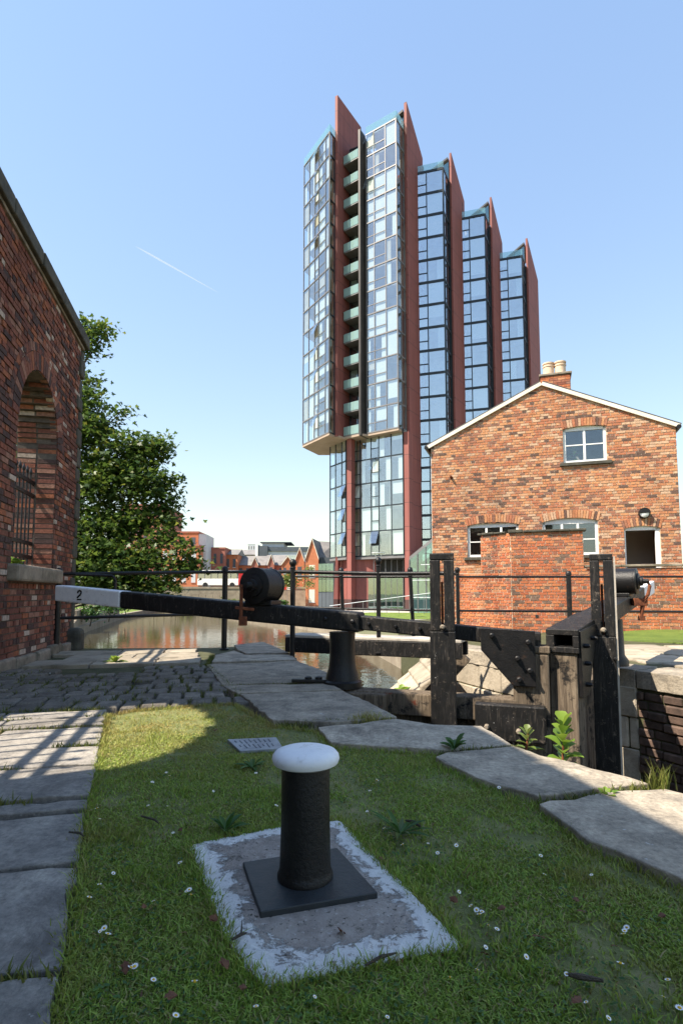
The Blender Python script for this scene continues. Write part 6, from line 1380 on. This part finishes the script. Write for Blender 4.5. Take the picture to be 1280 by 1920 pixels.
# left bank: old canal wall, garden wall, shrubs
cw_ = thing('canal_wall', (-20, 50, LAND), 'low brown stone wall along the left bank of the canal', 'stone wall')
for a, b, h in (((-8.9, 16), (-17.9, 38.2), 0.5), ((-17.9, 38.2), (-24.4, 62), 1.2)):
    a, b = Vector((*a, 0)), Vector((*b, 0)); n_ = int((b - a).length / 1.6); nn = Vector((-(b - a).y, (b - a).x, 0)).normalized()
    for k in range(n_):
        p = a.lerp(b, (k + 0.01) / n_); q = a.lerp(b, (k + 0.99) / n_); MB().obox(p + Vector((0, 0, LAND - 0.3)), q - p, nn * 0.4, (0, 0, 0.3 + h + rng.uniform(-0.05, 0.05))).build('stone_block', 'far_wall', cw_)
gw_ = thing('garden_wall', (-33, 88, LAND), 'pale weathered wall and fence at the far end of the basin', 'wall')
for k in range(14):
    x = X(300, 94) - 6 + k * 1.15; MB().box(x, x + 1.1, 94, 94.2, LAND, 0.75 + rng.uniform(-0.12, 0.12)).build('panel', 'far_wall', gw_)
for px, py, Y, r, lab in ((170, 1150, 40, 0.8, 'dark shrub at the water edge behind the mill wall'), (205, 1140, 46, 0.7, 'shrub on the canal bank left of the white beam tip'), (235, 1138, 52, 0.6, 'low shrub on the canal bank below the white beam tip'), (290, 1097, 85, 1.2, 'pale shrub in front of the garden wall'), (545, 1088, 86, 1.6, 'bright green bush beside the railing post'), (330, 1104, 90, 0.9, 'small pale bush at the end of the basin')):
    c = S(px, py, Y); make_tree('shrub', lab, (c.x, c.y, LAND), (c.x, c.y, c.z + 0.2), [(c + Vector((rng.uniform(-.5, .5) * r, 0, rng.uniform(-.3, .3) * r)), r * 0.7) for k in range(5)], 26 / max(0.4, r), 0.22 if Y < 60 else 0.4, 'dock_leaf' if Y < 60 else 'pale_leaf', 'oval', 9, 0.25, 0.05, False, 'shrub')
for px, Y, r, lab in ((352, 94.5, 1.1, 'leafy bush at the foot of the road bridge near the sycamore'), (398, 95, 0.9, 'round bush below the bus'), (440, 95, 0.7, 'small bush at the waterside left of the winding drum'), (525, 93.5, 0.8, 'low bush in front of the red hoarding')):
    c = S(px, 1112, Y); c.z = LAND + r * 0.8; make_tree('shrub', lab, (c.x, c.y, LAND), (c.x, c.y, c.z + 0.2), [(c + Vector((rng.uniform(-1, 1) * r, 0, rng.uniform(-.3, .4) * r)), r * 0.7) for k in range(6)], 26 / max(0.4, r), 0.4, 'dock_leaf' if px % 2 else 'pale_leaf', 'oval', 9, 0.3, 0.05, False, 'shrub')
wr = thing('waterside_railing', (-20, 93, LAND), 'thin dark railing along the far edge of the basin', 'railing')
for k in range(16):
    p = Vector((-29, 92.4, LAND)).lerp(Vector((-10, 92.8, LAND)), k / 15); MB().box(p.x - 0.03, p.x + 0.03, p.y - 0.03, p.y + 0.03, LAND, LAND + 1.15).build('post', 'dark_cladding', wr)
for z_ in (0.6, 1.1): MB().box(-29, -10, 92.55, 92.6, LAND + z_, LAND + z_ + 0.05).build('rail', 'dark_cladding', wr)
c = S(578, 1082, 70); make_tree('sapling', 'young thin tree growing beside the pointed hall', (c.x, c.y, LAND), (c.x, c.y, c.z + 1), [(c + Vector((rng.uniform(-.5, .5), 0, rng.uniform(-1.0, 1.2))), 0.55) for k in range(7)], 30, 0.25, 'pale_leaf', 'oval', 7, 0.25, 0.05, True, 'tree')
# contrail high up on the left
m, nt, b = new_mat('vapour'); tr = N(nt, 'BsdfTransparent'); df = N(nt, 'BsdfTranslucent'); df.inputs[0].default_value = (0.9, 0.9, 0.9, 1)
b.inputs['Base Color'].default_value = (0.9, 0.9, 0.9, 1); b.inputs['Roughness'].default_value = 1; b.inputs['Specular IOR Level'].default_value = 0
m1 = N(nt, 'MixShader'); nt.links.new(b.outputs[0], m1.inputs[1]); nt.links.new(df.outputs[0], m1.inputs[2]); m2 = N(nt, 'MixShader'); m2.inputs[0].default_value = 0.2
nt.links.new(tr.outputs[0], m2.inputs[1]); nt.links.new(m1.outputs[0], m2.inputs[2]); nt.links.new(m2.outputs[0], nt.nodes['Material Output'].inputs[0])
a, b = ray(255, 462).normalized(), ray(408, 548).normalized()
m = MB(); pts = [EYE + a.lerp(b, k / 8) * 1500 for k in range(9)]; m.tube(pts, [0.3, 1.6, 2.0, 1.9, 1.6, 1.3, 1.0, 0.6, 0.2], 8)
tag(m.build('contrail', 'vapour'), 'thin white contrail fading across the blue sky on the left', 'contrail')
